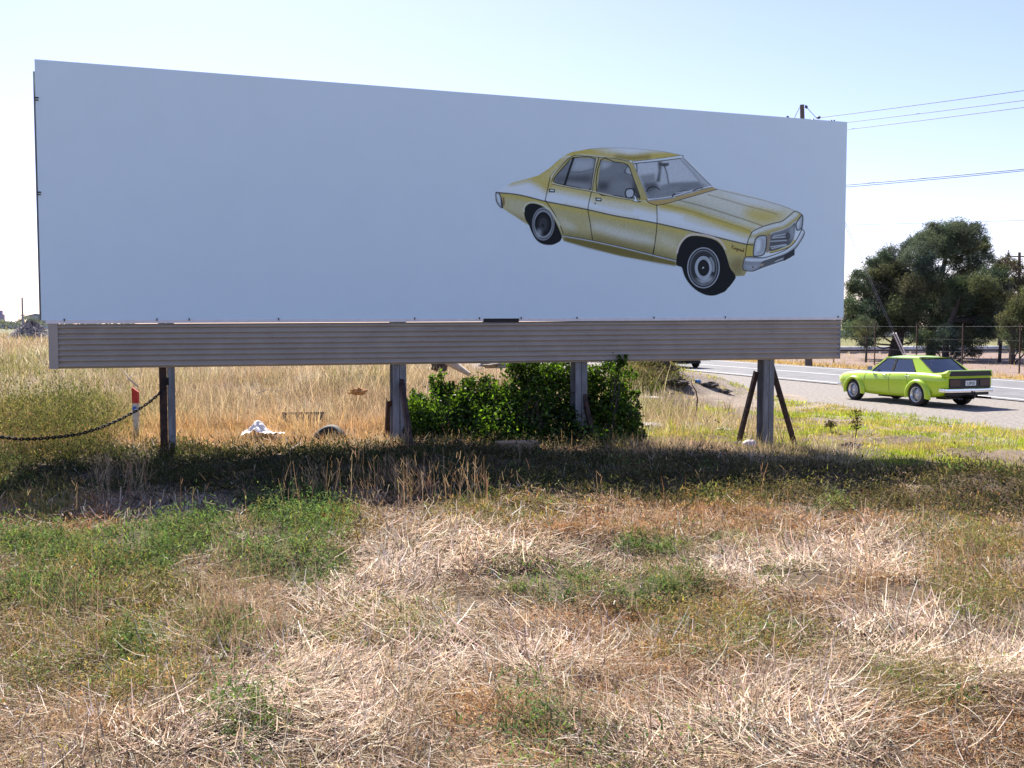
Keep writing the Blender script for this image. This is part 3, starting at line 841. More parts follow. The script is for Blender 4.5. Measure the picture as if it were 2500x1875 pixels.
# ------------------------------------------------------------ grass, straw and weeds
def project(x, y, z):
    dz = z - EYE
    dep = y * CP - dz * SP
    up = y * SP + dz * CP
    return 1250 + FPX * x / dep, 937.5 - FPX * up / dep

def blades(x, y, z, azi, lean, curve, length, width, segs=2, twist=None, tip=.25):
    """one ribbon per entry; lean = angle from vertical at the root, curve = extra bend towards the tip"""
    n = len(x)
    if twist is None: twist = rng.uniform(0, math.pi, n)
    ca, sa = np.cos(azi), np.sin(azi)
    side = np.stack([np.cos(twist), np.sin(twist), np.zeros(n)], 1)
    flat = np.sin(np.clip(lean, 0, math.pi / 2)) ** 2          # lying stems lie with their width across them
    across = np.stack([-sa, ca, np.zeros(n)], 1)
    side = side * (1 - flat)[:, None] + across * flat[:, None]
    side /= np.linalg.norm(side, axis=1)[:, None] + 1e-9
    p = np.stack([x, y, z], 1)
    V = np.empty((n, segs + 1, 2, 3), np.float32)
    for k in range(segs + 1):
        t = k / segs
        w = width * (1 - (1 - tip) * t)
        V[:, k, 0] = p - side * w[:, None] / 2
        V[:, k, 1] = p + side * w[:, None] / 2
        th = lean + curve * (t + .5 / segs)
        st = length / segs
        p = p + np.stack([ca * np.sin(th) * st, sa * np.sin(th) * st, np.cos(th) * st], 1)
    base = (np.arange(n) * (segs + 1) * 2)[:, None, None]
    q = np.array([[2 * k, 2 * k + 1, 2 * k + 3, 2 * k + 2] for k in range(segs)])[None]
    return V.reshape(-1, 3), (base + q).reshape(-1, 4), (segs + 1) * 2

def keep_above(V, x):                                           # lying stems do not dip under the soil
    return V

def pick(pool, n, jit=.18):
    pool = np.array(pool, float)
    c = pool[rng.integers(0, len(pool), n)]
    return np.clip(c * (1 + jit * rng.standard_normal((n, 1))) * (1 + .05 * rng.standard_normal((n, 3))), .01, .9)

class Layer:
    def __init__(s): s.V = []; s.Q = []; s.C = []; s.n = 0
    def add(s, x, y, z, azi, lean, curve, length, width, col, segs=2, twist=None, tip=.25, rootdark=1.0):
        if len(x) == 0: return
        V, Q, per = blades(x, y, z, azi, lean, curve, length, width, segs, twist, tip)
        s.V.append(V); s.Q.append(Q + s.n); s.n += len(V)
        s.C.append(np.repeat(col, per, 0))
    def build(s, name, m, label, cat):
        o = quad_mesh(name, np.concatenate(s.V), np.concatenate(s.Q), m, np.concatenate(s.C))
        return tag(o, label, cat, kind='stuff')

def wedge(n, d0, d1, power=1.0, px0=-140, px1=2640):
    """points over the lot in front of the camera, reaching past both sides; density per area falls as depth**-power"""
    if (px0, px1) == (-140, 2640): px0, px1, n = -1000, 3450, int(n * 1.6)
    u = rng.random(n)
    k = 2 - power
    d = (d0 ** k + u * (d1 ** k - d0 ** k)) ** (1 / k) if abs(k) > 1e-3 else d0 * (d1 / d0) ** u
    x = (rng.uniform(px0, px1, n) - 1250) / FPX * d
    return x, d

def ellipses(lst, px, py):
    w = np.zeros(len(px))
    for cx, cy, rx, ry in lst:
        w = np.maximum(w, np.clip(1.6 - 1.6 * (((px - cx) / rx) ** 2 + ((py - cy) / ry) ** 2), 0, 1))
    return w

STRAW = [(.76, .63, .50), (.68, .54, .41), (.82, .71, .60), (.55, .42, .30), (.39, .28, .19)]
RUSTY = [(.46, .26, .125), (.53, .32, .16), (.37, .20, .10), (.56, .38, .22), (.30, .17, .10)]
BROWN = [(.40, .28, .17), (.46, .33, .21), (.32, .22, .14), (.54, .41, .27)]
OLIVE = [(.22, .20, .07), (.30, .25, .09), (.17, .17, .06), (.36, .27, .11)]
GREEN = [(.12, .185, .07), (.155, .23, .085), (.10, .16, .062), (.20, .25, .10), (.20, .18, .09)]
GOLD = [(.41, .31, .20), (.47, .365, .245), (.35, .27, .17), (.57, .465, .345), (.28, .215, .14)]
LIME = [(.27, .36, .05), (.34, .40, .07), (.22, .32, .05), (.40, .40, .10)]

GREENP = [(720, 1265, 150, 70), (760, 1280, 130, 60), (700, 1390, 170, 75), (330, 1350, 240, 75), (470, 1330, 130, 60), (80, 1340, 160, 60), (130, 1460, 160, 60), (1360, 1455, 130, 42), (1610, 1460, 120, 60), (560, 1560, 60, 50), (1590, 1350, 120, 30), (580, 1770, 80, 60), (330, 1590, 60, 60), (1310, 1770, 70, 50)]
OLIVEP = [(60, 1230, 150, 60), (250, 1480, 330, 160), (120, 1600, 240, 140), (350, 1640, 200, 110), (930, 1540, 200, 90), (1230, 1250, 200, 40), (1750, 1215, 120, 30), (2350, 1330, 180, 60), (2400, 1460, 170, 80), (1850, 1560, 160, 70), (2250, 1680, 200, 80), (850, 1290, 80, 50), (1700, 1560, 160, 70)]
RUSTP = [(1650, 1230, 300, 50), (1950, 1240, 300, 60), (1500, 1560, 300, 110), (1180, 1720, 170, 90), (1560, 1680, 200, 80), (1750, 1500, 240, 80), (100, 1270, 230, 60), (60, 1450, 140, 60), (1450, 1280, 260, 50), (2000, 1270, 260, 60), (2380, 1240, 200, 50), (1650, 1650, 180, 90), (2350, 1800, 260, 90), (1250, 1800, 160, 80), (2100, 1450, 200, 60), (240, 1740, 120, 60)]
PALEP = [(780, 1720, 260, 170), (900, 1500, 220, 90), (1150, 1350, 260, 90), (1050, 1600, 160, 120), (1900, 1780, 320, 130), (1600, 1820, 250, 80), (2050, 1380, 280, 110), (500, 1800, 300, 70), (2200, 1560, 180, 80), (1350, 1620, 160, 70), (900, 1420, 160, 60), (1860, 1410, 150, 70), (2420, 1640, 140, 80)]
BAREP = [(1280, 1412, 110, 26), (1980, 1180 + 55, 120, 18), (2050, 1300, 110, 14), (2170, 1440, 110, 26), (1950, 1420, 130, 30), (1180, 1560 - 85, 60, 18)]

def zones(x, y):
    z = height(x, y)
    px, py = project(x, y, z)
    jit = 60 * (fbm(x, y, .8, 41) - .5)
    jit2 = 40 * (fbm(x, y, .8, 47) - .5)
    qx, qy = px + jit * 2, py + jit2 * 1.5
    return z, px, py, {k: ellipses(v, qx, qy) for k, v in (('green', GREENP), ('olive', OLIVEP), ('rust', RUSTP), ('pale', PALEP), ('bare', BAREP))}

def band(y, a, b, c, d):
    return sst(a, b, y) * sst(d, c, y)

# --- lying straw ------------------------------------------------
L = Layer()
for (n, d0, d1) in ((135000, 3.2, 9.5), (85000, 8.5, 14), (16000, 13, 30)):
    x, y = wedge(n, d0, d1, 1.25)
    z, px, py, Z = zones(x, y)
    o = off(x, y)
    dens = .40 + .50 * Z['pale'] - .45 * Z['green'] - .12 * Z['olive'] - .06 * Z['rust'] + .7 * (fbm(x, y, 1.0, 21) - .5) - 1.2 * Z['bare']
    dens *= sst(14.0, 11.5, o) * (1 - .9 * band(y, 9.3, 10.2, 12.5, 14.0))
    k = rng.random(len(x)) < dens
    x, y, z, pale = x[k], y[k], z[k], Z['pale'][k]
    n = len(x)
    flow = 2 * math.pi * fbm(x, y, 1.1, 33) * 2.2 + 1.0
    azi = flow + rng.normal(0, .65, n)
    azi += (rng.random(n) < .3) * rng.uniform(0, 6.28, n)
    lean = R(90) - np.abs(rng.normal(0, R(9), n)) - (rng.random(n) < .045) * rng.uniform(0, R(40), n)
    ln = np.clip(rng.gamma(3.2, .036, n), .03, .27) * (1 + .35 * pale)
    wd = np.maximum(.0034, .00078 * y) * rng.uniform(.6, 1.7, n)
    old = rng.random(n)
    col = pick(STRAW, n) * (.74 + .36 * pale)[:, None] * np.where(old < .25, .30, np.where(old < .5, .62, 1.05))[:, None]
    zj = rng.gamma(2, .014, n) * np.where(old < .3, .4, 1.15)
    L.add(x, y, z + zj, azi, lean, rng.normal(R(4), R(42), n), ln, wd, col, segs=3, tip=.6)
M['straw'] = leaf_mat('dry_straw', .30, tint=(1, .93, .82))
L.build('fallen_straw', M['straw'], 'pale flattened dry straw covering the front of the lot', 'straw')

# --- low tufted dry weeds ---------------------------------------
def tufts(L, nt, d0, d1, power, per, hgt, spread, colfn, densfn, wmin=.0016, wk=.00042, px0=-140, px1=2640, leanmax=55, curve=(10, 25), segs=2):
    x, y = wedge(nt, d0, d1, power, px0, px1)
    z, px, py, Z = zones(x, y)
    k = rng.random(len(x)) < densfn(x, y, z, px, py, Z)
    x, y, px, py = x[k], y[k], px[k], py[k]; Z = {a: b[k] for a, b in Z.items()}
    m = len(x)
    size = rng.gamma(4, .25, m)
    hue = colfn(x, y, px, py, Z, m)
    rep = lambda a: np.repeat(a, per, 0)
    r = rep(size) * spread * np.sqrt(rng.random(m * per)); an = rng.uniform(0, 6.283, m * per)
    bx, by = rep(x) + r * np.cos(an), rep(y) + r * np.sin(an)
    bz = height(bx, by)
    lean = np.abs(rng.normal(0, R(leanmax) * .6, m * per)) * (.4 + r / (spread + 1e-6) * .5)
    ln = rep(size) * hgt * rng.uniform(.4, 1.15, m * per)
    wd = np.maximum(wmin, wk * by) * rng.uniform(.7, 1.5, m * per)
    col = np.clip(rep(hue) * (1 + .22 * rng.standard_normal((m * per, 1))), .012, .9)
    L.add(bx, by, bz - .01, an + rng.normal(0, .8, m * per), lean, rng.normal(R(curve[0]), R(curve[1]), m * per), ln, wd, col, segs=segs)

SHADE_TONE = [(.065, .078, .036), (.085, .088, .042), (.11, .09, .052), (.055, .062, .034)]  # leaf colours darkened to deepen the shade under the board and bush
def near_col(x, y, px, py, Z, m):
    c = pick(BROWN, m)
    a = pick(RUSTY, m); w = np.clip(Z['rust'] * 1.3, 0, 1)[:, None] * (rng.random((m, 1)) < .85); c = c * (1 - w) + a * w
    a = pick(OLIVE, m); w = np.clip(Z['olive'] * 1.2, 0, 1)[:, None] * (rng.random((m, 1)) < .75); c = c * (1 - w) + a * w
    a = pick(GREEN, m); w = np.clip(Z['green'] * 1.3, 0, 1)[:, None] * (rng.random((m, 1)) < .85); c = c * (1 - w) + a * w
    return c

# leafy crumpled weeds: short pieces gathered into hummocks
def leafy(L, nt, d0, d1, densfn, colfn, per=46, hgt=.17, spread=.16, leaf=.010, power=1.2, jit=.28, wk=.0010, px0=-140, px1=2640):
    x, y = wedge(nt, d0, d1, power, px0, px1)
    z, px, py, Z = zones(x, y)
    k = rng.random(len(x)) < densfn(x, y, px, py, Z)
    x, y, px, py = x[k], y[k], px[k], py[k]; Z = {a: b[k] for a, b in Z.items()}
    m = len(x)
    size = rng.gamma(5, .2, m); hue = colfn(x, y, px, py, Z, m)
    rep = lambda a: np.repeat(a, per, 0); N = m * per
    r = rep(size) * spread * np.sqrt(rng.random(N)); an = rng.uniform(0, 6.283, N)
    bx, by = rep(x) + r * np.cos(an), rep(y) + r * np.sin(an)
    hh = rep(size) * hgt * (1 - .65 * (r / (rep(size) * spread + 1e-6)) ** 2) * rng.random(N) ** .6
    wd = np.maximum(leaf, wk * by) * rng.uniform(.55, 1.35, N)
    L.add(bx, by, height(bx, by) + hh - .005, rng.uniform(0, 6.283, N), rng.uniform(R(15), R(110), N), rng.normal(R(25), R(35), N), wd * rng.uniform(1.8, 4.2, N), wd,
          np.clip(rep(hue) * (1 + jit * rng.standard_normal((N, 1))), .012, .9), segs=2, tip=.3)

M['weed'] = leaf_mat('dry_weed', .36, tint=(1.05, .95, .7))
M['green_leaf'] = leaf_mat('weed_leaf', .42, 0, tint=(1.0, 1.05, .5))
shade_cut = lambda y: 1 - .9 * band(y, 9.4, 10.2, 13.0, 14.2)
L = Layer()
leafy(L, 20000, 3.2, 14.5, lambda x, y, px, py, Z: np.clip(.50 + .75 * Z['rust'] + .5 * Z['olive'] - .45 * Z['pale'] - .3 * Z['green'] - .9 * Z['bare'] + .8 * (fbm(x, y, .8, 61) - .5), 0, 1) * sst(14.5, 12.5, off(x, y)) * shade_cut(y),
      near_col, per=46, hgt=.075, spread=.13, leaf=.0045, wk=.0009)
tufts(L, 2600, 3.2, 14.5, 1.3, 26, .10, .10, near_col, lambda x, y, z, px, py, Z: np.clip(.3 + .4 * Z['rust'] + .3 * Z['olive'] - .35 * Z['pale'] - .5 * Z['green'] - .9 * Z['bare'], 0, 1) * sst(14.5, 12.5, off(x, y)) * shade_cut(y), .0022, .00055, leanmax=75, curve=(15, 40))
L.build('dry_weeds', M['weed'], 'low rusty brown and olive weeds dotted among the straw', 'weeds')

L = Layer()
gcol = lambda pool: (lambda x, y, px, py, Z, m: pick(pool, m))
leafy(L, 7000, 3.4, 13, lambda x, y, px, py, Z: np.clip(1.3 * Z['green'] - .05 + .6 * (fbm(x, y, .6, 71) - .5), 0, 1), gcol(GREEN), per=60, hgt=.18, spread=.15, leaf=.009, wk=.0014)
leafy(L, 5600, 3.4, 13, lambda x, y, px, py, Z: np.clip(1.0 * Z['olive'] - .05 + .6 * (fbm(x, y, .6, 73) - .5), 0, 1), gcol(OLIVE + GREEN[:2] + RUSTY[:1]), per=52, hgt=.14, spread=.14, leaf=.007, wk=.0011)
leafy(L, 700, 12.5, 15.8, lambda x, y, px, py, Z: .9 * ellipses([(1270, 1100, 310, 45)], px, py), gcol(SHADE_TONE + [(.16, .13, .08)]), per=44, hgt=.22, spread=.2, leaf=.01, wk=.0012)
leafy(L, 5200, 9.2, 14.4, lambda x, y, px, py, Z: .9 * sst(13, 10, off(x, y)) * band(y, 9.3, 10.0, 13.4, 14.4) * sst(.25, .5, fbm(x, y, .7, 75) + .1), (lambda x, y, px, py, Z, m: np.where((rng.random(m) < sst(2, 6, off(x, y)) * .7)[:, None], pick([(.15, .12, .07), (.12, .105, .055), (.19, .15, .09)], m), pick(SHADE_TONE, m))), per=44, hgt=.15, spread=.2, leaf=.008, wk=.0012)  # board's shadow band: shade put into the leaf colours, browner to the right
leafy(L, 1500, 12.0, 19, lambda x, y, px, py, Z: .9 * ellipses([(40, 1060, 200, 70), (170, 1080, 130, 60), (180, 1010, 90, 90), (40, 960, 110, 50)], px, py), gcol([(.10, .11, .045), (.14, .135, .06), (.24, .20, .10), (.08, .09, .04)]), per=70, hgt=.62, spread=.30, leaf=.012, px0=-140, px1=700)
leafy(L, 1500, 26, 38, lambda x, y, px, py, Z: .9 * ellipses([(1575, 900, 75, 40), (1625, 925, 45, 32), (1560, 930, 60, 40)], px, py), gcol([(.13, .13, .06), (.18, .16, .08), (.20, .15, .09), (.12, .13, .05)]), per=40, hgt=.35, spread=.3, leaf=.02, px0=1350, px1=1800)
L.build('green_weeds', M['green_leaf'], 'leafy green and olive weeds in patches over the lot', 'weeds')

# --- tall dead stalks in loose stands -----------------------------
STALKP = [(1000, 1225, 150, 40, 1.0), (560, 1560, 100, 110, .9), (620, 1600, 120, 120, .7), (760, 1235, 110, 40, .45), (300, 1215, 90, 50, .5), (990, 1800, 60, 80, .6), (1450, 1800, 160, 100, .4),
          (1360, 1740, 60, 80, .5), (2100, 1480, 110, 50, .8), (2330, 1420, 120, 60, .6), (1200, 1240, 120, 30, .3), (2400, 1700, 120, 80, .3), (120, 1560, 200, 150, .25), (1120, 1230, 60, 30, .6), (1900, 1330, 160, 40, .3), (1560, 1330, 90, 40, .3)]
L = Layer()
x, y = wedge(60000, 3.4, 14, 1.1)
z, px, py, Z = zones(x, y)
w = np.zeros(len(x))
for cx, cy, rx, ry, a in STALKP:
    w = np.maximum(w, a * np.clip(1.5 - 1.5 * (((px - cx) / rx) ** 2 + ((py - cy) / ry) ** 2), 0, 1))
k = rng.random(len(x)) < (.36 * w + .0035)
x, y, z = x[k], y[k], z[k]; n = len(x)
ln = rng.uniform(.18, .52, n)
col = pick([(.33, .23, .15), (.40, .29, .19), (.26, .17, .12), (.46, .36, .25)], n)
azi = 2 * math.pi * noise(x, y, .5, 91) * 2 + rng.normal(0, .8, n)
L.add(x, y, z - .01, azi, np.abs(rng.normal(0, R(14), n)), rng.normal(R(6), R(18), n), ln, np.maximum(.0024, .00046 * y) * rng.uniform(.8, 1.5, n), col, segs=3, tip=.45)
m = rng.random(n) < .8
for rep_ in range(3):
    t = rng.uniform(.5, .95, m.sum())
    L.add(x[m] + .0 * t, y[m], z[m] + ln[m] * t * .97, rng.uniform(0, 6.283, m.sum()), rng.uniform(R(15), R(55), m.sum()), rng.normal(0, R(15), m.sum()), rng.uniform(.03, .11, m.sum()),
          np.maximum(.0022, .00042 * y[m]), col[m] * .95, segs=2, tip=.8)
L.build('dead_stalks', M['weed'], 'upright brown dead stalks standing in and before the shadow', 'dry stalks')

# --- tall dry grass behind the billboard --------------------------
L = Layer()
def tallcol(x, y, px, py, Z, m):
    c = pick(GOLD, m)
    gz = sst(.52, .70, fbm(x, y, 3.0, 101)) * (rng.random(m) < .6)
    gz = np.maximum(gz, (rng.random(m) < .75) * ellipses([(40, 1000, 330, 110), (150, 1040, 260, 70), (100, 920, 260, 60), (1500, 960, 120, 60)], px, py))
    c = c * (1 - gz[:, None]) + pick([(.24, .24, .09), (.30, .27, .12), (.20, .20, .08)], m) * gz[:, None]
    pz = (sst(.5, .68, fbm(x, y, 1.8, 107)) * (rng.random(m) < .7))[:, None]
    c = c * (1 - pz) + pick([(.56, .50, .40), (.48, .42, .33), (.62, .55, .45)], m) * pz
    rz = (rng.random(m) < .7) * band(y, 13.0, 13.6, 15.6, 17.5) * sst(7, 3, off(x, y))
    c = c * (1 - rz[:, None]) + pick([(.48, .30, .14), (.42, .25, .11), (.54, .38, .20)], m) * rz[:, None]
    return c
def talldens(x, y, z, px, py, Z):
    o = off(x, y)
    d = sst(13.2, 14.2, y)
    d = d * sst(13.5, 11.0, o + 2.5 * (fbm(x, y, 2.5, 111) - .5))
    d = d * (1 - .9 * ellipses([(1790, 990, 170, 60), (1750, 955, 140, 40), (1270, 1095, 310, 42)], px, py))
    return np.clip(d * (.55 + .8 * fbm(x, y, 1.5, 113)), 0, 1)
def hgt_t(x, y): return .5
tufts(L, 4200, 13.2, 16.5, 1.0, 30, .14, .18, tallcol, talldens, .003, .00045, px0=-140, px1=2100, leanmax=50, curve=(22, 22), segs=3)
tufts(L, 4200, 15.8, 20, 1.0, 30, .27, .20, tallcol, lambda *a: talldens(*a) * sst(7.5, 5.0, off(a[0], a[1])), .003, .00045, px0=-140, px1=2100, leanmax=38, curve=(22, 22), segs=3)
tufts(L, 5600, 18, 50, 1.3, 26, .38, .32, tallcol, talldens, .004, .00045, px0=-160, px1=1900, leanmax=38, curve=(22, 22), segs=3)
tufts(L, 1500, 48, 95, 1.0, 16, .34, .9, tallcol, lambda x, y, z, px, py, Z: .8 * sst(10, 4, off(x, y)), .01, .0006, px0=-200, px1=300, leanmax=35, curve=(20, 20))
M['tall_grass'] = leaf_mat('tall_dry_grass', .48, tint=(1.0, .94, .82))
L.build('tall_dry_grass', M['tall_grass'], 'tall golden dry grass growing behind the billboard', 'grass')

# --- green and yellow verge grass by the gravel --------------------
L = Layer()
def vcol(x, y, px, py, Z, m):
    c = pick(LIME, m)
    d = ((rng.random(m) < .8) * sst(.40, .58, fbm(x, y, 1.6, 121)))[:, None]
    return c * (1 - d) + pick([(.46, .38, .17), (.52, .42, .22), (.36, .30, .13)], m) * d
tufts(L, 11000, 11.5, 36, .9, 26, .075, .16, vcol, lambda x, y, z, px, py, Z: np.clip(band(off(x, y) + 1.5 * (fbm(x, y, 1.4, 123) - .5), 7.4, 9.2, 15.0, 16.6) * sst(12.0, 14, y + .1 * x) * 1.1 * (1 - .95 * ellipses([(1750, 980, 170, 55), (1700, 940, 120, 40)], px, py)) * (1 - .9 * ellipses([(2150, 1075, 260, 12), (2450, 1110, 200, 14)], px, py)) * sst(.22, .42, fbm(x, y, 1.1, 125)), 0, 1),
      .004, .0006, px0=1500, px1=2700, leanmax=60)
tufts(L, 2600, 14, 26, .9, 22, .09, .16, vcol, lambda x, y, z, px, py, Z: .8 * ellipses([(1540, 1060, 110, 35), (1700, 1010, 90, 20), (1640, 1050, 120, 30)], px, py), .004, .0006, px0=1300, px1=1900)
M['verge'] = leaf_mat('verge_grass', .5, tint=(1.0, 1.0, .45))
L.build('verge_grass', M['verge'], 'short bright green and yellow grass along the gravel shoulder', 'grass')
# dry strip across the road and thin weeds on the dirt beyond
L = Layer()
s = rng.uniform(5, 150, 26000); oo = np.where(rng.random(26000) < .8, rng.uniform(31.0, 33.4, 26000), rng.uniform(33, 50, 26000))
x, y = NX * oo - NY * s, NY * oo + NX * s
k = (rng.random(len(x)) < .75); x, y = x[k], y[k]; n = len(x)
L.add(x, y, height(x, y), rng.uniform(0, 6.28, n), np.abs(rng.normal(0, R(35), n)), rng.normal(R(15), R(20), n), rng.uniform(.08, .3, n), rng.uniform(.012, .03, n) * y / 45, pick([(.48, .34, .12), (.40, .28, .10), (.34, .27, .08), (.5, .38, .2)], n))
L.build('far_verge_grass', M['tall_grass'], 'yellow dry grass strip on the far side of the road', 'grass')
# ------------------------------------------------------------ green sedan
def paint(name, col, rough=.25, coat=.8):
    m = mat(name, col, rough, 0, .06, 3, 0, .5, coat)
    return m
M['green_paint'] = paint('lime_green_paint', (.45, .66, .012), .28, .7)
M['chrome'] = mat('chrome', (.82, .82, .83), .12, 1.0, .05, 6)
M['matt_black'] = mat('matt_black', (.014, .014, .015), .55, 0, .3, 9)
M['interior'] = mat('interior_vinyl', (.06, .062, .068), .7, 0, .3, 9)
M['lamp_red'] = mat('lamp_red', (.04, .006, .005), .3, 0, .3, 30, 0, .6)
M['lamp_clear'] = mat('lamp_clear', (.75, .77, .8), .08, .4, .1, 9)
M['alloy'] = mat('bright_alloy', (.62, .64, .66), .22, 1.0, .15, 8)
M['alloy_dark'] = mat('dark_alloy', (.10, .10, .105), .35, .8, .3, 12)  # dark metal for rim centres and exhaust pipes
M['plate'] = mat('plate_white', (.78, .80, .78), .5, 0, .05, 9)
M['plate_ink'] = mat('plate_ink', (.03, .12, .07), .5)
def glass_mat(name, tint, op):
    m = bpy.data.materials.new(name); m.use_nodes = True
    nt = m.node_tree; nt.nodes.clear()
    out = nt.nodes.new("ShaderNodeOutputMaterial")
    tr = nt.nodes.new("ShaderNodeBsdfTransparent"); tr.inputs[0].default_value = (*tint, 1)
    gl = nt.nodes.new("ShaderNodeBsdfGlossy"); gl.inputs["Roughness"].default_value = .03
    fr = nt.nodes.new("ShaderNodeFresnel"); fr.inputs[0].default_value = 1.5
    ad = nt.nodes.new("ShaderNodeMath"); ad.operation = 'ADD'; ad.inputs[1].default_value = op
    mx = nt.nodes.new("ShaderNodeMixShader")
    nt.links.new(fr.outputs[0], ad.inputs[0]); nt.links.new(ad.outputs[0], mx.inputs[0])
    nt.links.new(tr.outputs[0], mx.inputs[1]); nt.links.new(gl.outputs[0], mx.inputs[2]); nt.links.new(mx.outputs[0], out.inputs[0])
    return m
M['car_glass'] = glass_mat('car_glass', (.80, .86, .90), .15)

def catmull(xs, ys, x):
    """smooth interpolation through stations"""
    x = np.asarray(x, float); xs = np.array(xs); ys = np.array(ys)
    i = np.clip(np.searchsorted(xs, x) - 1, 0, len(xs) - 2)
    d = np.gradient(ys, xs)
    h = xs[i + 1] - xs[i]; t = (x - xs[i]) / h
    return (2 * t**3 - 3 * t**2 + 1) * ys[i] + (t**3 - 2 * t**2 + t) * h * d[i] + (-2 * t**3 + 3 * t**2) * ys[i + 1] + (t**3 - t**2) * h * d[i + 1]

def make_sedan():
    car = thing('parked_sedan', 'lime green four door sedan parked on the gravel shoulder', 'car')
    # local frame: +Y forward, wheels at y=-1.26 and y=1.33
    st = [-2.27, -2.1, -1.7, -1.26, -.8, 0, .7, 1.0, 1.33, 1.75, 2.02, 2.12]
    zb = [.46, .36, .26, .24, .22, .21, .21, .22, .23, .25, .33, .42]        # underside
    ws = [.74, .78, .79, .80, .80, .80, .80, .80, .79, .77, .73, .69]        # sill half width
    wm = [.78, .82, .85, .86, .86, .86, .86, .86, .85, .83, .79, .74]        # widest
    zm = [.66, .65, .64, .63, .62, .61, .61, .61, .61, .61, .61, .60]
    wt = [.76, .79, .82, .83, .82, .81, .79, .78, .77, .75, .71, .68]        # shoulder
    zs = [.81, .835, .865, .88, .885, .85, .835, .835, .82, .785, .74, .70]
    wd = [.70, .72, .70, .68, .68, .68, .68, .68, .66, .63, .60, .58]        # deck edge
    zd = [.86, .89, .915, .92, .91, .875, .87, .87, .86, .825, .78, .73]
    ys = np.unique(np.concatenate([np.linspace(-2.27, 2.12, 56)]))
    def prof(y):
        f = lambda a: float(catmull(st, a, y))
        b, s_, m_, z_, t_, h_, d_, e_ = f(zb), f(ws), f(wm), f(zm), f(wt), f(zs), f(wd), f(zd)
        half = [(0, b), (s_ * .8, b), (s_, b + .03), (s_ + (m_ - s_) * .6, b + (z_ - b) * .45), (m_, z_ - .06), (m_ - .002, z_ + .05), ((m_ + t_) / 2 + .012, (z_ + h_) / 2 + .03), (t_, h_), (t_ - .025, h_ + .018), (d_, e_), (d_ * .5, e_ + .012), (0, e_ + .016)]
        return half
    mb = MB(); rings = []
    for y in ys:
        h = prof(y)
        ring = [(x, y, z) for x, z in h] + [(-x, y, z) for x, z in h[-2:0:-1]]
        rings.append(ring)
    n = len(rings[0]); vs = [p for r in rings for p in r]
    fs = [(i * n + k, i * n + (k + 1) % n, (i + 1) * n + (k + 1) % n, (i + 1) * n + k) for i in range(len(rings) - 1) for k in range(n)]
    fs += [tuple(range(n)), tuple((len(rings) - 1) * n + k for k in range(n - 1, -1, -1))]
    mb.add(vs, fs, True); mb.sm[-1] = mb.sm[-2] = False
    body = mb.build('body', M['green_paint'], car)
    cut = MB()
    for wy in (-1.26, 1.33):
        for s in (-1, 1):
            cut.lathe([(s * .58, 0.0001), (s * .58, .365), (s * 1.1, .365), (s * 1.1, .0001)], 40, 'x', (0, wy, .30), closed=False, smooth=False)
    co = cut.build('wheel_well_cutter', M['black'])
    bm = bmesh.new(); bm.from_mesh(co.data); bmesh.ops.remove_doubles(bm, verts=bm.verts, dist=.0005); bmesh.ops.recalc_face_normals(bm, faces=bm.faces); bm.to_mesh(co.data); bm.free()
    md = body.modifiers.new('wells', 'BOOLEAN'); md.operation = 'DIFFERENCE'; md.object = co; md.solver = 'EXACT'
    bpy.context.view_layer.update()
    dg = bpy.context.evaluated_depsgraph_get()
    me = bpy.data.meshes.new_from_object(body.evaluated_get(dg))
    body.modifiers.clear(); body.data = me
    if not len(me.materials): me.materials.append(M['green_paint'])
    bpy.data.objects.remove(co)
    # wheels
    def tyre_profile(w, r):
        return [(-w / 2, r * .66), (-w / 2 - .004, r * .80), (-w / 2 + .012, r * .95), (-w / 2 + .035, r), (w / 2 - .035, r), (w / 2 - .012, r * .95), (w / 2 + .004, r * .80), (w / 2, r * .66)]
    for wy, wr, ww in ((-1.26, .318, .25), (1.33, .306, .21)):
        for s in (-1, 1):
            w = thing('wheel', '', '', (s * .775, wy, wr)); del w["label"]; del w["category"]; w.parent = car
            mb = MB(); mb.lathe(tyre_profile(ww, wr), 36); mb.build('tyre', M['black'], w)
            mb = MB(); o_ = s * ww / 2
            mb.lathe([(o_ * .98, wr * .67), (o_ * 1.06, wr * .655), (o_ * .98, wr * .62), (o_ * .45, wr * .56), (o_ * .30, wr * .53), (o_ * .2, wr * .60), (-o_ * .6, wr * .62)], 36, closed=False)
            rim = mb.build('rim', M['alloy'], w)
            mb = MB()
            mb.lathe([(o_ * .34, .001), (o_ * .34, wr * .54)], 24, closed=False)
            mb.build('rim_dish', M['alloy_dark'], w)
            mb = MB()
            for k in range(18):
                a = 2 * math.pi * k / 18
                for da in (-.16, .16):
                    p0 = Vector((o_ * .62, .055 * math.cos(a), .055 * math.sin(a)))
                    p1 = Vector((o_ * .46, wr * .54 * math.cos(a + da), wr * .54 * math.sin(a + da)))
                    mb.tube([p0, p1], .0065, 5)
            mb.lathe([(o_ * .40, .055), (o_ * .72, .05), (o_ * .74, .03), (o_ * .74, .0005)], 16, closed=False)
            mb.build('spokes', M['alloy'], w)
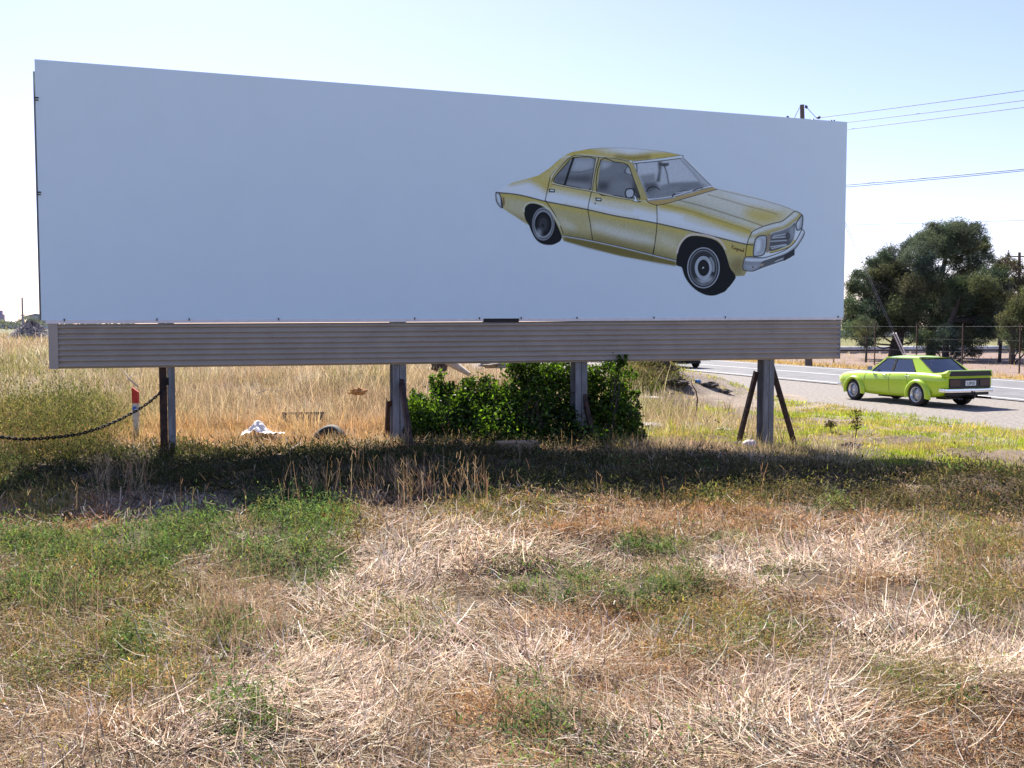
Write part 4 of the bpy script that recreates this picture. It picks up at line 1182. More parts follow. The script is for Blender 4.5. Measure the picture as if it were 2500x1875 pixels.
    # bolt-on flares
    for wy, big in ((-1.26, 1), (1.33, 0)):
        for s in (-1, 1):
            mb = MB(); vs = []; m_ = 30
            r0, r1 = .352, (.45 if big else .435)
            out = .075 if big else .06
            for k in range(m_ + 1):
                a = R(-12) + (math.pi + R(24)) * k / m_
                ca, sa = math.cos(a), math.sin(a)
                fat = 1.0 + .25 * max(0, -ca) + (.18 if abs(ca) > .8 else 0)
                zc = .30
                for r, xo in ((r0 - .012, .80), (r0 - .004, .862 + out), (r0 + .045, .862 + out * .96), (r0 + (r1 - r0) * .75 * fat, .866 + out * .45), (r0 + (r1 - r0) * fat, .845)):
                    z = zc + r * sa
                    xb = xo - max(0, (z - .66)) * .13 - (max(0, .36 - z) * .12)
                    vs.append((s * xb, wy + r * ca, max(z, .2)))
            q = [(i * 5 + k, i * 5 + k + 1, (i + 1) * 5 + k + 1, (i + 1) * 5 + k) for i in range(m_) for k in range(4)]
            mb.add(vs, q, True)
            fl = mb.build('wheel_flare', M['green_paint'], car)
            for k in range(7):
                a = R(10) + R(160) * k / 6; r = r0 + (r1 - r0) * .86
                mb = MB(); mb.box((s * .872, wy + r * math.cos(a), .30 + r * math.sin(a)), (.018, .016, .016))
                mb.build('bolt', M['matt_black'], fl)
    # greenhouse
    belt = lambda y: float(catmull(st, zd, y)) - .005
    HW0, HW1, ZR = .72, .59, 1.335
    def side(y, t):                                   # point on the side plane, t 0 belt .. 1 roof edge
        b = belt(y)
        return Vector((HW0 + (HW1 - HW0) * t, y, b + (ZR - .035 - b) * t))
    def plate(name, poly, m, inset=0.0, thick=.03, parent=car, both=True):
        for s in ((-1, 1) if both else (1,)):
            mb = MB(); nn = len(poly)
            o1 = [side(y, t) for y, t in poly]
            vs = [(s * (p.x - inset), p.y, p.z) for p in o1] + [(s * (p.x - inset - thick), p.y, p.z) for p in o1]
            f = [tuple(range(nn)), tuple(range(2 * nn - 1, nn - 1, -1))] + [(i, (i + 1) % nn, nn + (i + 1) % nn, nn + i) for i in range(nn)]
            mb.add(vs, f); mb.build(name, m, parent)
    # side outline: A pillar foot y=.98, roof front y=.33, roof rear y=-.76, C pillar foot y=-1.50
    plate('front_pillar', [(.84, -.02), (.77, -.02), (.21, .94), (.21, 1.0), (.26, 1.0)], M['green_paint'])
    plate('roof_rail', [(.26, .93), (.26, 1.0), (-1.02, 1.0), (-.84, .93)], M['green_paint'])
    plate('rear_pillar', [(-1.02, 1.0), (-.78, 1.0), (-.80, .90), (-1.06, .06), (-1.06, -.03), (-1.68, -.03)], M['green_paint'])
    plate('centre_pillar', [(-.07, -.02), (-.16, -.02), (-.21, .94), (-.14, .94)], M['matt_black'], inset=-.002)
    plate('window_frame', [(.77, 0), (.74, 0), (.20, .885), (-.21, .885), (-.21, .925), (.22, .925)], M['matt_black'], inset=-.003, thick=.02)
    plate('window_frame', [(-.21, .885), (-.77, .885), (-1.0, .05), (-1.04, .05), (-.79, .925), (-.21, .925)], M['matt_black'], inset=-.003, thick=.02)
    plate('side_window', [(.74, .0), (.20, .90), (-.14, .90), (-.07, .0)], M['car_glass'], inset=.012, thick=.004)
    plate('side_window', [(-.16, .0), (-.21, .90), (-.775, .90), (-1.02, .03)], M['car_glass'], inset=.012, thick=.004)
    plate('belt_trim', [(.80, -.03), (-1.05, -.03), (-1.05, .012), (.80, .012)], M['chrome'], inset=-.006, thick=.012)
    # roof panel
    mb = MB(); vs = []; ny, nx = 14, 11
    for i in range(ny):
        v = i / (ny - 1); y = .30 + (-1.06 - .30) * v
        for k in range(nx):
            u = -1 + 2 * k / (nx - 1)
            z = ZR - .035 + .062 * (1 - abs(u) ** 2.6) * (1 - .55 * abs(2 * v - 1) ** 3) - .02 * abs(2 * v - 1) ** 4
            vs.append((u * (HW1 + .008), y + .02 * (1 - u * u) * (1 if v < .5 else -1), z))
    mb.add(vs, [(i * nx + k, i * nx + k + 1, (i + 1) * nx + k + 1, (i + 1) * nx + k) for i in range(ny - 1) for k in range(nx - 1)], True)
    mb.build('roof', M['green_paint'], car)
    def pane(name, a, b, c, d, m, nz=6, bow=.03):
        mb = MB(); vs = []
        for i in range(nz + 1):
            for k in range(nz + 1):
                u, v = k / nz, i / nz
                p = (Vector(a) * (1 - u) + Vector(b) * u) * (1 - v) + (Vector(d) * (1 - u) + Vector(c) * u) * v
                p.y += bow * 4 * u * (1 - u)
                vs.append(p)
        mb.add(vs, [(i * (nz + 1) + k, i * (nz + 1) + k + 1, (i + 1) * (nz + 1) + k + 1, (i + 1) * (nz + 1) + k) for i in range(nz) for k in range(nz)], True)
        return mb.build(name, m, car)
    zr = ZR - .03
    pane('windscreen', (-.69, .82, belt(.82)), (.69, .82, belt(.82)), (.555, .28, zr), (-.555, .28, zr), M['car_glass'], bow=.05)
    pane('rear_window', (-.61, -1.60, belt(-1.6) + .01), (.61, -1.60, belt(-1.6) + .01), (.545, -1.04, zr - .02), (-.545, -1.04, zr - .02), M['car_glass'], bow=-.03)
    mb = MB()
    for (p, q) in (((-.63, -1.63, .918), (-.56, -1.01, zr)), ((.63, -1.63, .918), (.56, -1.01, zr)), ((-.63, -1.635, .922), (.63, -1.635, .922)), ((-.555, -1.02, zr + .01), (.555, -1.02, zr + .01))):
        mb.tube([p, q], .017, 6)
    mb.build('rear_window_seal', M['matt_black'], car)
    # corner panels between the rear window and the pillars
    for s in (-1, 1):
        mb = MB(); mb.add([(s * .61, -1.62, .915), (s * .718, -1.68, .91), (s * .59, -1.02, zr - .005), (s * .545, -1.03, zr - .01)], [(0, 1, 2, 3)]); mb.build('rear_corner', M['green_paint'], car)
    # cabin
    mb = MB(); mb.box((0, -.42, .898), (1.34, 2.3, .02)); mb.build('cabin_floor', M['interior'], car)
    for x in (-.33, .33):
        mb = MB(); mb.box((x, -.24, .99), (.46, .12, .26), Matrix.Rotation(R(-14), 3, 'X')); mb.box((x, -.30, 1.16), (.24, .08, .14), Matrix.Rotation(R(-14), 3, 'X')); mb.build('front_seat', M['interior'], car)
    mb = MB(); mb.box((0, -1.12, .99), (1.2, .14, .16), Matrix.Rotation(R(-18), 3, 'X')); mb.build('rear_seat', M['interior'], car)
    mb = MB(); mb.lathe([(0, .17), (.012, .182), (.024, .17), (.012, .158)], 24, 'y', (.33, .28, 1.0)); mb.build('steering_wheel', M['interior'], car)
    mb = MB(); mb.box((0, .36, 1.2), (.2, .02, .05)); mb.build('rear_view_mirror', M['interior'], car)
    # tail
    yb = -2.275
    mb = MB(); mb.box((0, yb - .006, .665), (1.44, .02, .26)); mb.build('tail_panel', M['matt_black'], car)
    for s in (-1, 1):
        mb = MB(); mb.box((s * .53, yb - .021, .675), (.36, .014, .17)); mb.build('tail_light', M['lamp_red'], car)
    mb = MB(); mb.box((.02, yb - .024, .665), (.37, .012, .135)); pl = mb.build('number_plate', M['plate'], car)
    mb = MB()
    seg7 = {'S': [(-1, 2, 1, 2), (-1, 2, -1, 0), (-1, 0, 1, 0), (1, 0, 1, -2), (1, -2, -1, -2)], 'J': [(1, 2, 1, -2), (1, -2, -1, -2), (-1, -2, -1, -1)], 'M': [(-1, -2, -1, 2), (-1, 2, 0, 0), (0, 0, 1, 2), (1, 2, 1, -2)],
            '4': [(-1, 2, -1, 0), (-1, 0, 1, 0), (1, 2, 1, -2)], '0': [(-1, 2, 1, 2), (1, 2, 1, -2), (1, -2, -1, -2), (-1, -2, -1, 2)]}
    for i, ch in enumerate('SJM400'):
        if ch == ' ': continue
        cx = .02 - .125 + i * .050
        for (a, b, c, d) in seg7[ch]:
            p0 = Vector((cx + a * .014, yb - .031, .662 + b * .018)); p1 = Vector((cx + c * .014, yb - .031, .662 + d * .018))
            mb.box((p0 + p1) / 2, (abs(p1.x - p0.x) + .009, .003, abs(p1.z - p0.z) + .009))
    mb.build('lettering', M['plate_ink'], pl)
    # bumper: chrome wrap with dark strip
    def bumper(ypos, sgn, wid, z):
        mb = MB()
        path = [(-wid, ypos - sgn * .30, z), (-wid - .015, ypos - sgn * .10, z), (-wid + .05, ypos - .0, z), (0, ypos + sgn * .045, z), (wid - .05, ypos, z), (wid + .015, ypos - sgn * .10, z), (wid, ypos - sgn * .30, z)]
        pts = [Vector(p) for p in smooth3(path, 5)]
        sec = [(.0, -.052), (.03, -.045), (.034, -.005), (.024, 0), (.034, .005), (.03, .040), (.0, .052)]
        vs = []
        for i, p in enumerate(pts):
            t = (pts[min(i + 1, len(pts) - 1)] - pts[max(i - 1, 0)]).normalized()
            nrm = Vector((t.y, -t.x, 0)) * (1 if sgn < 0 else -1)
            for a, b in sec: vs.append(p + nrm * a + Vector((0, 0, b)))
        k_ = len(sec)
        mb.add(vs, [(i * k_ + j, i * k_ + (j + 1) % k_, (i + 1) * k_ + (j + 1) % k_, (i + 1) * k_ + j) for i in range(len(pts) - 1) for j in range(k_)], False)
        return mb.build('bumper', M['chrome'], car)
    def smooth3(P, n):
        P = [np.array(p, float) for p in P]; out = []
        for i in range(len(P) - 1):
            a, b = P[i], P[i + 1]; p0 = P[max(i - 1, 0)]; p3 = P[min(i + 2, len(P) - 1)]
            for k in range(n):
                t = k / n
                out.append(.5 * (2 * a + (b - p0) * t + (2 * p0 - 5 * a + 4 * b - p3) * t * t + (3 * a - p0 - 3 * b + p3) * t ** 3))
        out.append(P[-1]); return out
    bumper(-2.335, -1, .80, .475); bumper(2.17, 1, .74, .45)
    mb = MB(); mb.box((0, -2.18, .385), (1.42, .16, .09)); mb.build('rear_valance', M['matt_black'], car)
    # wrap spoiler on the boot
    mb = MB()
    sec = [(-2.0, .92), (-2.27, 1.015), (-2.305, 1.01), (-2.312, .975), (-2.305, .84), (-2.27, .815)]
    xs_ = [-.82, -.76, -.4, 0, .4, .76, .82]
    vs = []
    for x in xs_:
        e = 1 if abs(x) < .8 else .55
        for y, z in sec: vs.append((x, -2.05 + (y + 2.05) * (1 if abs(x) < .8 else .86), .85 + (z - .85) * e))
    k_ = len(sec)
    mb.add(vs, [(i * k_ + j, i * k_ + (j + 1) % k_, (i + 1) * k_ + (j + 1) % k_, (i + 1) * k_ + j) for i in range(len(xs_) - 1) for j in range(k_)], False)
    mb.add(vs[:k_], [tuple(range(k_))]); mb.add(vs[-k_:], [tuple(range(k_))])
    sp = mb.build('spoiler', M['green_paint'], car)
    mb = MB(); mb.add([(-.70, -2.313, .985), (.70, -2.313, .985), (.75, -2.309, .855), (-.75, -2.309, .855)], [(0, 1, 2, 3)]); 
    mb.add([(-.70, -2.308, .985), (.70, -2.308, .985), (.75, -2.304, .855), (-.75, -2.304, .855)], [(3, 2, 1, 0)])
    for p in range(len(mb.v)): mb.v[p] = (mb.v[p][0], mb.v[p][1] - .004, mb.v[p][2])
    mb.build('spoiler_panel', M['matt_black'], sp)
    # exhausts, towbar, rear axle and underbody
    for x0 in (-.50, .52):
        mb = MB()
        for dx in (-.045, .045):
            mb.lathe([(-2.46, .032), (-2.46, .026), (-2.30, .026), (-1.9, .032)], 12, 'y', (x0 + dx, 0, .27), closed=False)
        mb.build('exhaust_pipe', M['alloy_dark'], car)
    mb = MB(); mb.box((0, -2.05, .33), (1.0, .06, .06)); mb.box((0, -2.28, .33), (.07, .4, .05)); mb.lathe([(.345, .0005), (.345, .02), (.385, .02), (.40, .028), (.43, .02), (.44, .0005)], 12, 'z', (0, -2.45, .02), closed=False); mb.build('tow_bar', M['matt_black'], car)
    mb = MB(); mb.tube([(-.7, -1.26, .31), (-.15, -1.26, .31), (0, -1.26, .31), (.15, -1.26, .31), (.7, -1.26, .31)], [.045, .05, .13, .05, .045], 10); mb.box((0, .6, .2), (.5, .7, .14)); mb.tube([(.45, -2.0, .24), (.3, -.5, .2), (.2, .6, .2)], .035, 8); mb.box((-.25, -1.75, .27), (.45, .35, .12))
    mb.build('underbody', M['matt_black'], car)
    # doors: shut lines and handles
    for s in (-1, 1):
        for y0 in (.86, -.12):
            mb = MB(); pts = []
            for z in np.linspace(.30, .90, 9):
                yy_ = y0 + (.02 if y0 > .5 else -.02 - .0 * z)
                h = prof(yy_); xs2 = [p[0] for p in h[2:8]]; zs2 = [p[1] for p in h[2:8]]
                pts.append((s * (float(np.interp(z, zs2, xs2)) + .0015), yy_, z))
            mb.tube(pts, .0045, 4); mb.build('door_gap', M['matt_black'], car)
        pts = []
        for k in range(9):
            a = R(178) - R(70) * k / 8; r = .60
            y_, z_ = -1.30 + 0 * k + .36 + .14 * (k / 8), .48 + .42 * k / 8
            h = prof(y_); pts.append((s * (float(np.interp(z_, [p[1] for p in h[2:8]], [p[0] for p in h[2:8]])) + .0015), y_, z_))
        mb = MB(); mb.tube(pts, .0045, 4); mb.build('door_gap', M['matt_black'], car)
        for y0 in (.06, -.86):
            h = prof(y0); xw = float(np.interp(.81, [p[1] for p in h[2:8]], [p[0] for p in h[2:8]]))
            mb = MB(); mb.tube([(s * xw, y0 + .075, .81), (s * (xw + .03), y0 + .05, .81), (s * (xw + .03), y0 - .05, .81), (s * xw, y0 - .075, .81)], .012, 8); mb.build('door_handle', M['chrome'], car)
        mb = MB(); mb.tube([(s * .74, .66, .895), (s * .84, .64, .94)], .012, 6); mb.box((s * .87, .64, .97), (.15, .05, .10), Matrix.Rotation(R(8) * s, 3, 'Z')); mb.build('door_mirror', M['chrome'], car)
        mb = MB(); mb.lathe([(2.09, .0005), (2.135, .05), (2.13, .09), (2.09, .10)], 20, 'y', (s * .53, 0, .63), closed=False); mb.build('headlight', M['lamp_clear'], car)
    mb = MB(); mb.box((0, 2.115, .63), (.84, .03, .17)); mb.build('grille', M['matt_black'], car)
    return car
CAR = make_sedan()
c_r = on_z(2237, 992, 0); 
th = R(21.5)
# rear near wheel touches the ground at that pixel
ca_, sa_ = math.cos(th), math.sin(th)
CAR.scale = (.97, .965, .985)
lx, ly = -.87 * .97, -1.26 * .965
CAR.location = (c_r.x - (lx * ca_ - ly * sa_), c_r.y - (lx * sa_ + ly * ca_), .006)
CAR.rotation_euler = (0, 0, th)

# ------------------------------------------------------------ light truck passing on the near lane
M['van_white'] = paint('van_white_paint', (.62, .64, .66), .35, .3)
def make_van():
    v = thing('utility_vehicle', 'pale utility vehicle on the road behind the billboard, only its underside and rear wheel showing', 'utility vehicle')
    side_ = [(2.30, .42), (2.36, .62), (2.30, .84), (1.35, .98), (.85, 1.48), (-.30, 1.52), (-.42, 1.02), (-2.35, 1.0), (-2.38, .60), (-2.34, .40), (-1.80, .37), (-1.76, .52), (-1.60, .70), (-1.40, .75), (-1.20, .70), (-1.02, .52), (-.98, .36), (.94, .36), (1.0, .52), (1.16, .70), (1.40, .75), (1.62, .68), (1.76, .50), (1.8, .40)]
    mb = MB(); mb.prism(side_, lambda a, b, t: Vector((t, a, b)), -.85, .85); mb.build('body', M['van_white'], v)
    for s in (-1, 1):
        mb = MB(); mb.prism([(-.22, 1.04), (1.05, 1.02), (.80, 1.42), (-.14, 1.45)], lambda a, b, t: Vector((t, a, b)), s * .852, s * .858); mb.build('side_window', M['car_glass'], v)
        mb = MB(); mb.box((s * .68, -2.385, .72), (.28, .03, .16)); mb.build('tail_light', M['lamp_red'], v)
        for y in (-1.40, 1.38):
            w = thing('wheel', '', '', (s * .72, y, .33)); del w["label"]; del w["category"]; w.parent = v
            mb = MB(); mb.lathe([(-.10, .2), (-.105, .28), (-.085, .33), (.085, .33), (.105, .28), (.10, .2)], 28); mb.build('tyre', M['black'], w)
            mb = MB(); mb.lathe([(s * .09, .20), (s * .04, .16), (s * .06, .0005)], 20, closed=False); mb.build('rim', M['alloy_dark'], w)
    mb = MB(); mb.box((0, -.405, 1.27), (1.3, .02, .36)); mb.build('rear_window', M['car_glass'], v)
    mb = MB(); mb.box((0, -2.42, .47), (1.62, .08, .16)); mb.build('bumper', M['matt_black'], v)
    mb = MB(); mb.box((0, -.3, .30), (1.1, 4.0, .14)); mb.box((0, -1.40, .33), (1.3, .14, .16)); mb.box((-.35, -2.0, .30), (.45, .6, .16)); mb.tube([(.4, -2.4, .26), (.4, -1.0, .26)], .035, 8)
    mb.build('underbody', M['matt_black'], v)
    return v
VAN = make_van()
pv = on_z(1698, 897, .03)
vt = math.atan2(.29, .957)
VAN.location = (pv.x - (.72 * math.cos(vt) + 1.40 * math.sin(vt)), pv.y - (.72 * math.sin(vt) - 1.40 * math.cos(vt)), .032)
VAN.rotation_euler = (0, 0, math.atan2(.29, .957))
# ------------------------------------------------------------ trees and bushes
M['needles'] = leaf_mat('pine_needles', .36, tint=(1, 1.02, .75))
M['bush_leaf'] = leaf_mat('bush_leaf', .52, .015, tint=(1.15, 1.15, .35))

def leaf_cloud(pts, size, col, kind='needle', up=.3):
    """pts (n,3) leaf positions -> quads"""
    n = len(pts)
    d = rng.standard_normal((n, 3)); d[:, 2] += up; d /= np.linalg.norm(d, axis=1)[:, None]
    s = np.cross(d, rng.standard_normal((n, 3))); s /= np.linalg.norm(s, axis=1)[:, None] + 1e-9
    ln = size * rng.uniform(.6, 1.3, n)[:, None]
    wd = ln * (.16 if kind == 'needle' else .55)
    a = pts - d * ln * .5
    m1 = pts + s * wd * .5; m2 = pts - s * wd * .5
    b = pts + d * ln * .5
    V = np.stack([a, m1, b, m2], 1).reshape(-1, 3)
    Q = np.arange(4 * n).reshape(n, 4)
    return V, Q, np.repeat(col, 4, 0)

def clump_points(c, r, n, flat=.75, tufts_=26):
    """needles gathered in small tufts through an ellipsoid"""
    k = max(4, tufts_)
    u = rng.standard_normal((k, 3)); u /= np.linalg.norm(u, axis=1)[:, None]
    rad = rng.uniform(.35, 1.0, k) ** .6
    tc = u * rad[:, None] * np.array([r, r, r * flat])
    idx = rng.integers(0, k, n)
    p = tc[idx] + rng.standard_normal((n, 3)) * r * .22
    return p + np.array(c), tc + np.array(c)

def tree(name, label, cat, base, trunk, clumps, col, leafsize, per_m2, group=None, kind='needle', limb=.09, leafmat='needles', up=.3):
    """trunk: list of (dx,dy,z,radius) from the base; clumps: list of (center, radius)"""
    t = thing(name, label, cat, base, group=group)
    B = Vector(base)
    mb = MB()
    mb.tube([(a, b, c) for a, b, c, r in trunk], [r for *_, r in trunk], 9)
    for c, r in clumps:
        c = Vector(c) - B
        # limb leaves the trunk below the clump
        best = min(trunk, key=lambda q: (Vector(q[:3]) - c).length + (3 if q[2] > c.z - .2 else 0))
        p0 = Vector(best[:3]); mid = p0.lerp(c, .5) + Vector((random.uniform(-.25, .25), random.uniform(-.2, .2), -.12 * (c - p0).length + .1))
        r0 = min(best[3] * .6, limb * (.6 + .25 * r))
        mb.tube([p0, mid, c], [r0, r0 * .65, r0 * .25], 6)
        for _ in range(5):
            q = c + Vector((random.uniform(-1, 1), random.uniform(-1, 1), random.uniform(-.6, .7))) * r * .85
            mb.tube([mid.lerp(c, random.uniform(.3, 1)), q], [r0 * .3, .008], 4, caps=False)
    mb.build('trunk', M['bark'], t)
    Vs, Qs, Cs, nn = [], [], [], 0
    for c, r in clumps:
        n = int(per_m2 * 2.6 * r * r)
        p, tc = clump_points(np.array(c) - np.array(B), r, n, tufts_=int(16 + 14 * r * r))
        cc = pick(col, 1, .12)
        colr = np.clip(cc * (1 + .25 * rng.standard_normal((n, 1))), .008, .6)
        V, Q, C = leaf_cloud(p, leafsize, colr, kind, up)
        Vs.append(V); Qs.append(Q + nn); Cs.append(C); nn += len(V)
    quad_mesh('crown', np.concatenate(Vs), np.concatenate(Qs), M[leafmat], np.concatenate(Cs), parent=t)
    return t

def px_clumps(lst, depth, spread):
    out = []
    for px, py, rp in lst:
        y = depth + random.uniform(-spread, spread)
        p = at_y(px, py, y)
        out.append(((p.x, p.y, p.z), 1.12 * rp / FPX * y))
    return out

PINE = [(.095, .122, .088), (.108, .135, .088), (.082, .108, .085), (.125, .14, .08)]
PINEY = [(.125, .142, .07), (.108, .126, .07), (.135, .142, .075)]
def base_at(px, depth): 
    p = at_y(px, 870, depth); return (p.x, p.y, hz(p.x, p.y) - .1)
D1 = 66
b1 = base_at(2186, D1)
tree('pine_tree', 'large dark pine whose thick trunk leans right behind the green car', 'pine tree', b1,
     [(0, 0, 0, .52), (.05, 0, 1.0, .40), (.25, 0, 2.0, .34), (.55, .1, 3.2, .28), (1.1, .1, 4.6, .22), (1.7, .1, 6.2, .15), (2.2, 0, 7.6, .09)],
     px_clumps([(2105, 690, 26), (2085, 700, 18), (2150, 660, 34), (2185, 630, 34), (2140, 720, 36), (2100, 760, 34), (2090, 805, 30), (2130, 800, 34), (2160, 770, 30), (2200, 700, 34), (2215, 660, 36), (2240, 620, 34), (2262, 590, 30), (2220, 740, 34), (2190, 790, 26),
                (2250, 690, 34), (2270, 650, 32), (2125, 755, 24), (2075, 745, 20), (2072, 790, 22), (2230, 600, 24), (2155, 625, 18), (2128, 672, 20), (2095, 670, 14), (2180, 745, 28), (2245, 780, 26), (2115, 835, 18), (2165, 700, 36), (2205, 760, 36), (2225, 700, 34), (2145, 790, 30), (2100, 720, 26), (2130, 640, 16), (2175, 670, 30), (2215, 790, 30), (2240, 820, 24)], D1, 2.2), PINE, .24, 1150)
D2 = 70
b2 = base_at(2271, D2)
tree('pine_tree', 'tallest dark pine in the middle of the roadside clump with a broken open crown', 'pine tree', b2,
     [(0, 0, 0, .34), (.05, 0, 1.2, .28), (.2, 0, 3.0, .25), (.5, 0, 5.0, .2), (.9, 0, 7.0, .14), (1.3, 0, 9.2, .06)],
     px_clumps([(2290, 570, 32), (2325, 565, 32), (2360, 575, 32), (2385, 565, 22), (2300, 605, 34), (2340, 610, 32), (2375, 605, 30), (2400, 600, 16), (2405, 585, 10), (2270, 610, 26), (2390, 640, 26), (2360, 650, 26), (2330, 640, 16), (2300, 690, 30), (2320, 700, 28), (2290, 730, 32), (2320, 745, 32),
                (2270, 770, 30), (2300, 790, 30), (2260, 820, 26), (2245, 730, 26), (2275, 560, 18), (2345, 553, 16), (2255, 575, 14), (2380, 550, 10), (2412, 620, 14), (2330, 800, 26), (2290, 830, 20), (2350, 690, 30), (2370, 680, 26), (2340, 720, 30), (2260, 690, 30), (2275, 730, 30), (2330, 585, 30), (2310, 760, 30)], D2, 2.4), PINE, .24, 1150)
D3 = 62
b3 = base_at(2308, D3)
tree('pine_tree', 'dense low pine with drooping boughs behind the roof of the green car', 'pine tree', b3,
     [(0, 0, 0, .22), (0, 0, 1.2, .19), (.3, 0, 2.6, .16), (.9, 0, 4.2, .12), (1.6, 0, 5.6, .07)],
     px_clumps([(2350, 730, 34), (2385, 745, 34), (2410, 720, 30), (2400, 690, 30), (2425, 670, 26), (2440, 700, 22), (2440, 740, 28), (2420, 780, 30), (2380, 790, 30), (2345, 780, 28), (2310, 815, 26), (2350, 825, 26), (2395, 820, 26), (2430, 810, 22), (2280, 850, 18), (2330, 855, 20), (2375, 855, 18), (2455, 770, 20), (2445, 660, 16), (2370, 700, 30), (2455, 690, 14), (2400, 730, 34), (2365, 765, 32), (2405, 800, 30), (2430, 760, 28), (2325, 790, 28), (2345, 700, 26)], D3, 2.0), PINE + PINEY, .24, 1150)
D4 = 57
b4 = base_at(2470, D4)
tree('pine_tree', 'yellowish young pine at the right edge before the timber pole', 'pine tree', b4,
     [(0, 0, 0, .17), (0, 0, 1.5, .14), (.2, 0, 3, .1), (.3, 0, 4.2, .05)],
     px_clumps([(2480, 770, 28), (2500, 740, 26), (2510, 790, 28), (2465, 790, 18), (2490, 810, 20), (2530, 760, 28), (2540, 800, 24), (2515, 715, 20), (2455, 805, 20), (2470, 830, 22), (2500, 835, 26), (2530, 830, 24), (2485, 745, 24), (2460, 780, 22), (2520, 780, 28)], D4, 1.2), PINEY, .22, 1100)
D5 = 84
b5 = base_at(2440, D5)
tree('casuarina_tree', 'wispy pale she-oak rising behind the pines at the right edge', 'tree', b5,
     [(0, 0, 0, .2), (0, 0, 3, .17), (.3, 0, 6, .1), (.5, 0, 8.6, .04)],
     px_clumps([(2450, 650, 18), (2455, 630, 12), (2470, 660, 16), (2485, 645, 14), (2490, 680, 18), (2460, 690, 18), (2440, 670, 14), (2505, 660, 16), (2478, 710, 18), (2500, 715, 18), (2515, 690, 16), (2430, 640, 12), (2465, 640, 14), (2450, 700, 18), (2480, 690, 20), (2435, 655, 14), (2470, 730, 22), (2495, 740, 22), (2440, 730, 18)], D5, 1.2), [(.13, .12, .09), (.11, .105, .075)], .36, 330)
b6 = base_at(2114, 60)
tree('young_tree', 'thin young tree on a slim stem just right of the billboard', 'tree', b6,
     [(0, 0, 0, .07), (.03, 0, 1.0, .06), (.05, 0, 2.2, .045)],
     px_clumps([(2105, 815, 16), (2120, 800, 18), (2095, 795, 14), (2110, 780, 14)], 60, .5), PINE, .2, 1000, kind='needle', limb=.04)
b7 = base_at(2440, 60)
tree('young_tree', 'slim dark stemmed tree between the dense pine and the pole', 'tree', b7,
     [(0, 0, 0, .10), (.05, 0, 1.4, .085), (.15, 0, 2.9, .05)],
     px_clumps([(2452, 790, 16), (2440, 775, 16), (2468, 800, 14)], 60, .5), PINE, .2, 1000, limb=.04)

# bush under the billboard: two shrubs and brambles
def bush(name, label, lst, depthfn, leaf, per, col, stems, group=None, up=.2, tw=.004):
    cl = []
    for px, py, rp, dy in lst:
        a = board_st(px, 950)[0]; w = board_world(a, .3, 0)
        y = w.y + dy - (.35 if py > 985 else .1)
        p = at_y(px, py, y); cl.append(((p.x, p.y, p.z), 1.12 * rp / FPX * y))
    cx = sum(c[0][0] for c in cl) / len(cl); cy = sum(c[0][1] for c in cl) / len(cl)
    base = (cx, cy, hz(cx, cy) - .03)
    t = thing(name, label, 'bush', base, group=group)
    mb = MB(); B = Vector(base)
    for c, r in cl:
        c = Vector(c) - B
        for _ in range(stems):
            g0 = Vector((c.x * .75 + random.uniform(-.2, .2), c.y * .75 + random.uniform(-.2, .2), 0))
            g0.z = hz(g0.x + B.x, g0.y + B.y) - B.z - .03
            e = c + Vector((random.uniform(-1, 1), random.uniform(-1, 1), random.uniform(-.2, 1))) * r
            m_ = g0.lerp(e, .55) + Vector((random.uniform(-.1, .1), random.uniform(-.1, .1), .05))
            mb.tube([g0, m_, e], [tw * 2.2, tw * 1.5, tw * .6], 4, caps=False)
    mb.build('stems', M['bark'], t)
    Vs, Qs, Cs, nn = [], [], [], 0
    for c, r in cl:
        n = int(per * r * r * random.uniform(.5, 1.05))
        p, tc = clump_points(np.array(c) - np.array(B), r * random.uniform(.85, 1.2), n, flat=1.0, tufts_=int(12 + 110 * r * r))
        g0 = height(p[:, 0] + B.x, p[:, 1] + B.y) - B.z
        p[:, 2] = np.maximum(p[:, 2], g0 + .03)
        cc = np.clip(pick(col, n, .2) * random.choice((.45, .7, .9, 1.0)), .01, .5)
        V, Q, C = leaf_cloud(p, leaf, cc, 'leaf', up)
        Vs.append(V); Qs.append(Q + nn); Cs.append(C); nn += len(V)
    quad_mesh('leaves', np.concatenate(Vs), np.concatenate(Qs), M['bush_leaf'], np.concatenate(Cs), parent=t)
    return t
BG = [(.07, .14, .02), (.11, .21, .03), (.04, .08, .018), (.15, .26, .04), (.03, .055, .015)]
bush('leafy_bush', 'low leafy green bush between the second and third posts', [(1030, 1030, 40, .4), (1075, 985, 30, .5), (1070, 940, 18, .5), (1080, 1050, 50, .3), (1130, 1000, 45, .5), (1130, 1070, 50, .2), (1190, 980, 40, .7), (1190, 1050, 50, .3), (1240, 1030, 50, .5), (1020, 985, 22, .5), (1040, 1085, 35, .2), (1250, 1080, 45, .2), (1310, 1060, 50, .3), (1010, 1050, 25, .4), (1160, 950, 30, .7), (1100, 1100, 35, .1), (1020, 1020, 40, .3), (1060, 1000, 40, .3), (1080, 1020, 45, .6), (1170, 1010, 45, .6), (1140, 975, 35, .6), (1210, 1010, 45, .6), (1200, 1090, 40, .0), (1150, 1105, 40, -.1), (1060, 1100, 35, 0), (1110, 960, 22, .6), (1255, 960, 36, .6), (1230, 990, 40, .6), (1270, 1010, 45, .5), (1300, 1100, 40, -.1), (1000, 1075, 25, .2), (1080, 960, 22, .5), (1000, 1000, 11, .4), (1012, 962, 10, .5), (1052, 928, 10, .5), (1082, 915, 9, .5), (1100, 940, 11, .6), (1135, 935, 12, .6), (1180, 925, 11, .7), (992, 1040, 11, .3), (1062, 955, 12, .5)],
     0, .060, 15000, BG, 3)
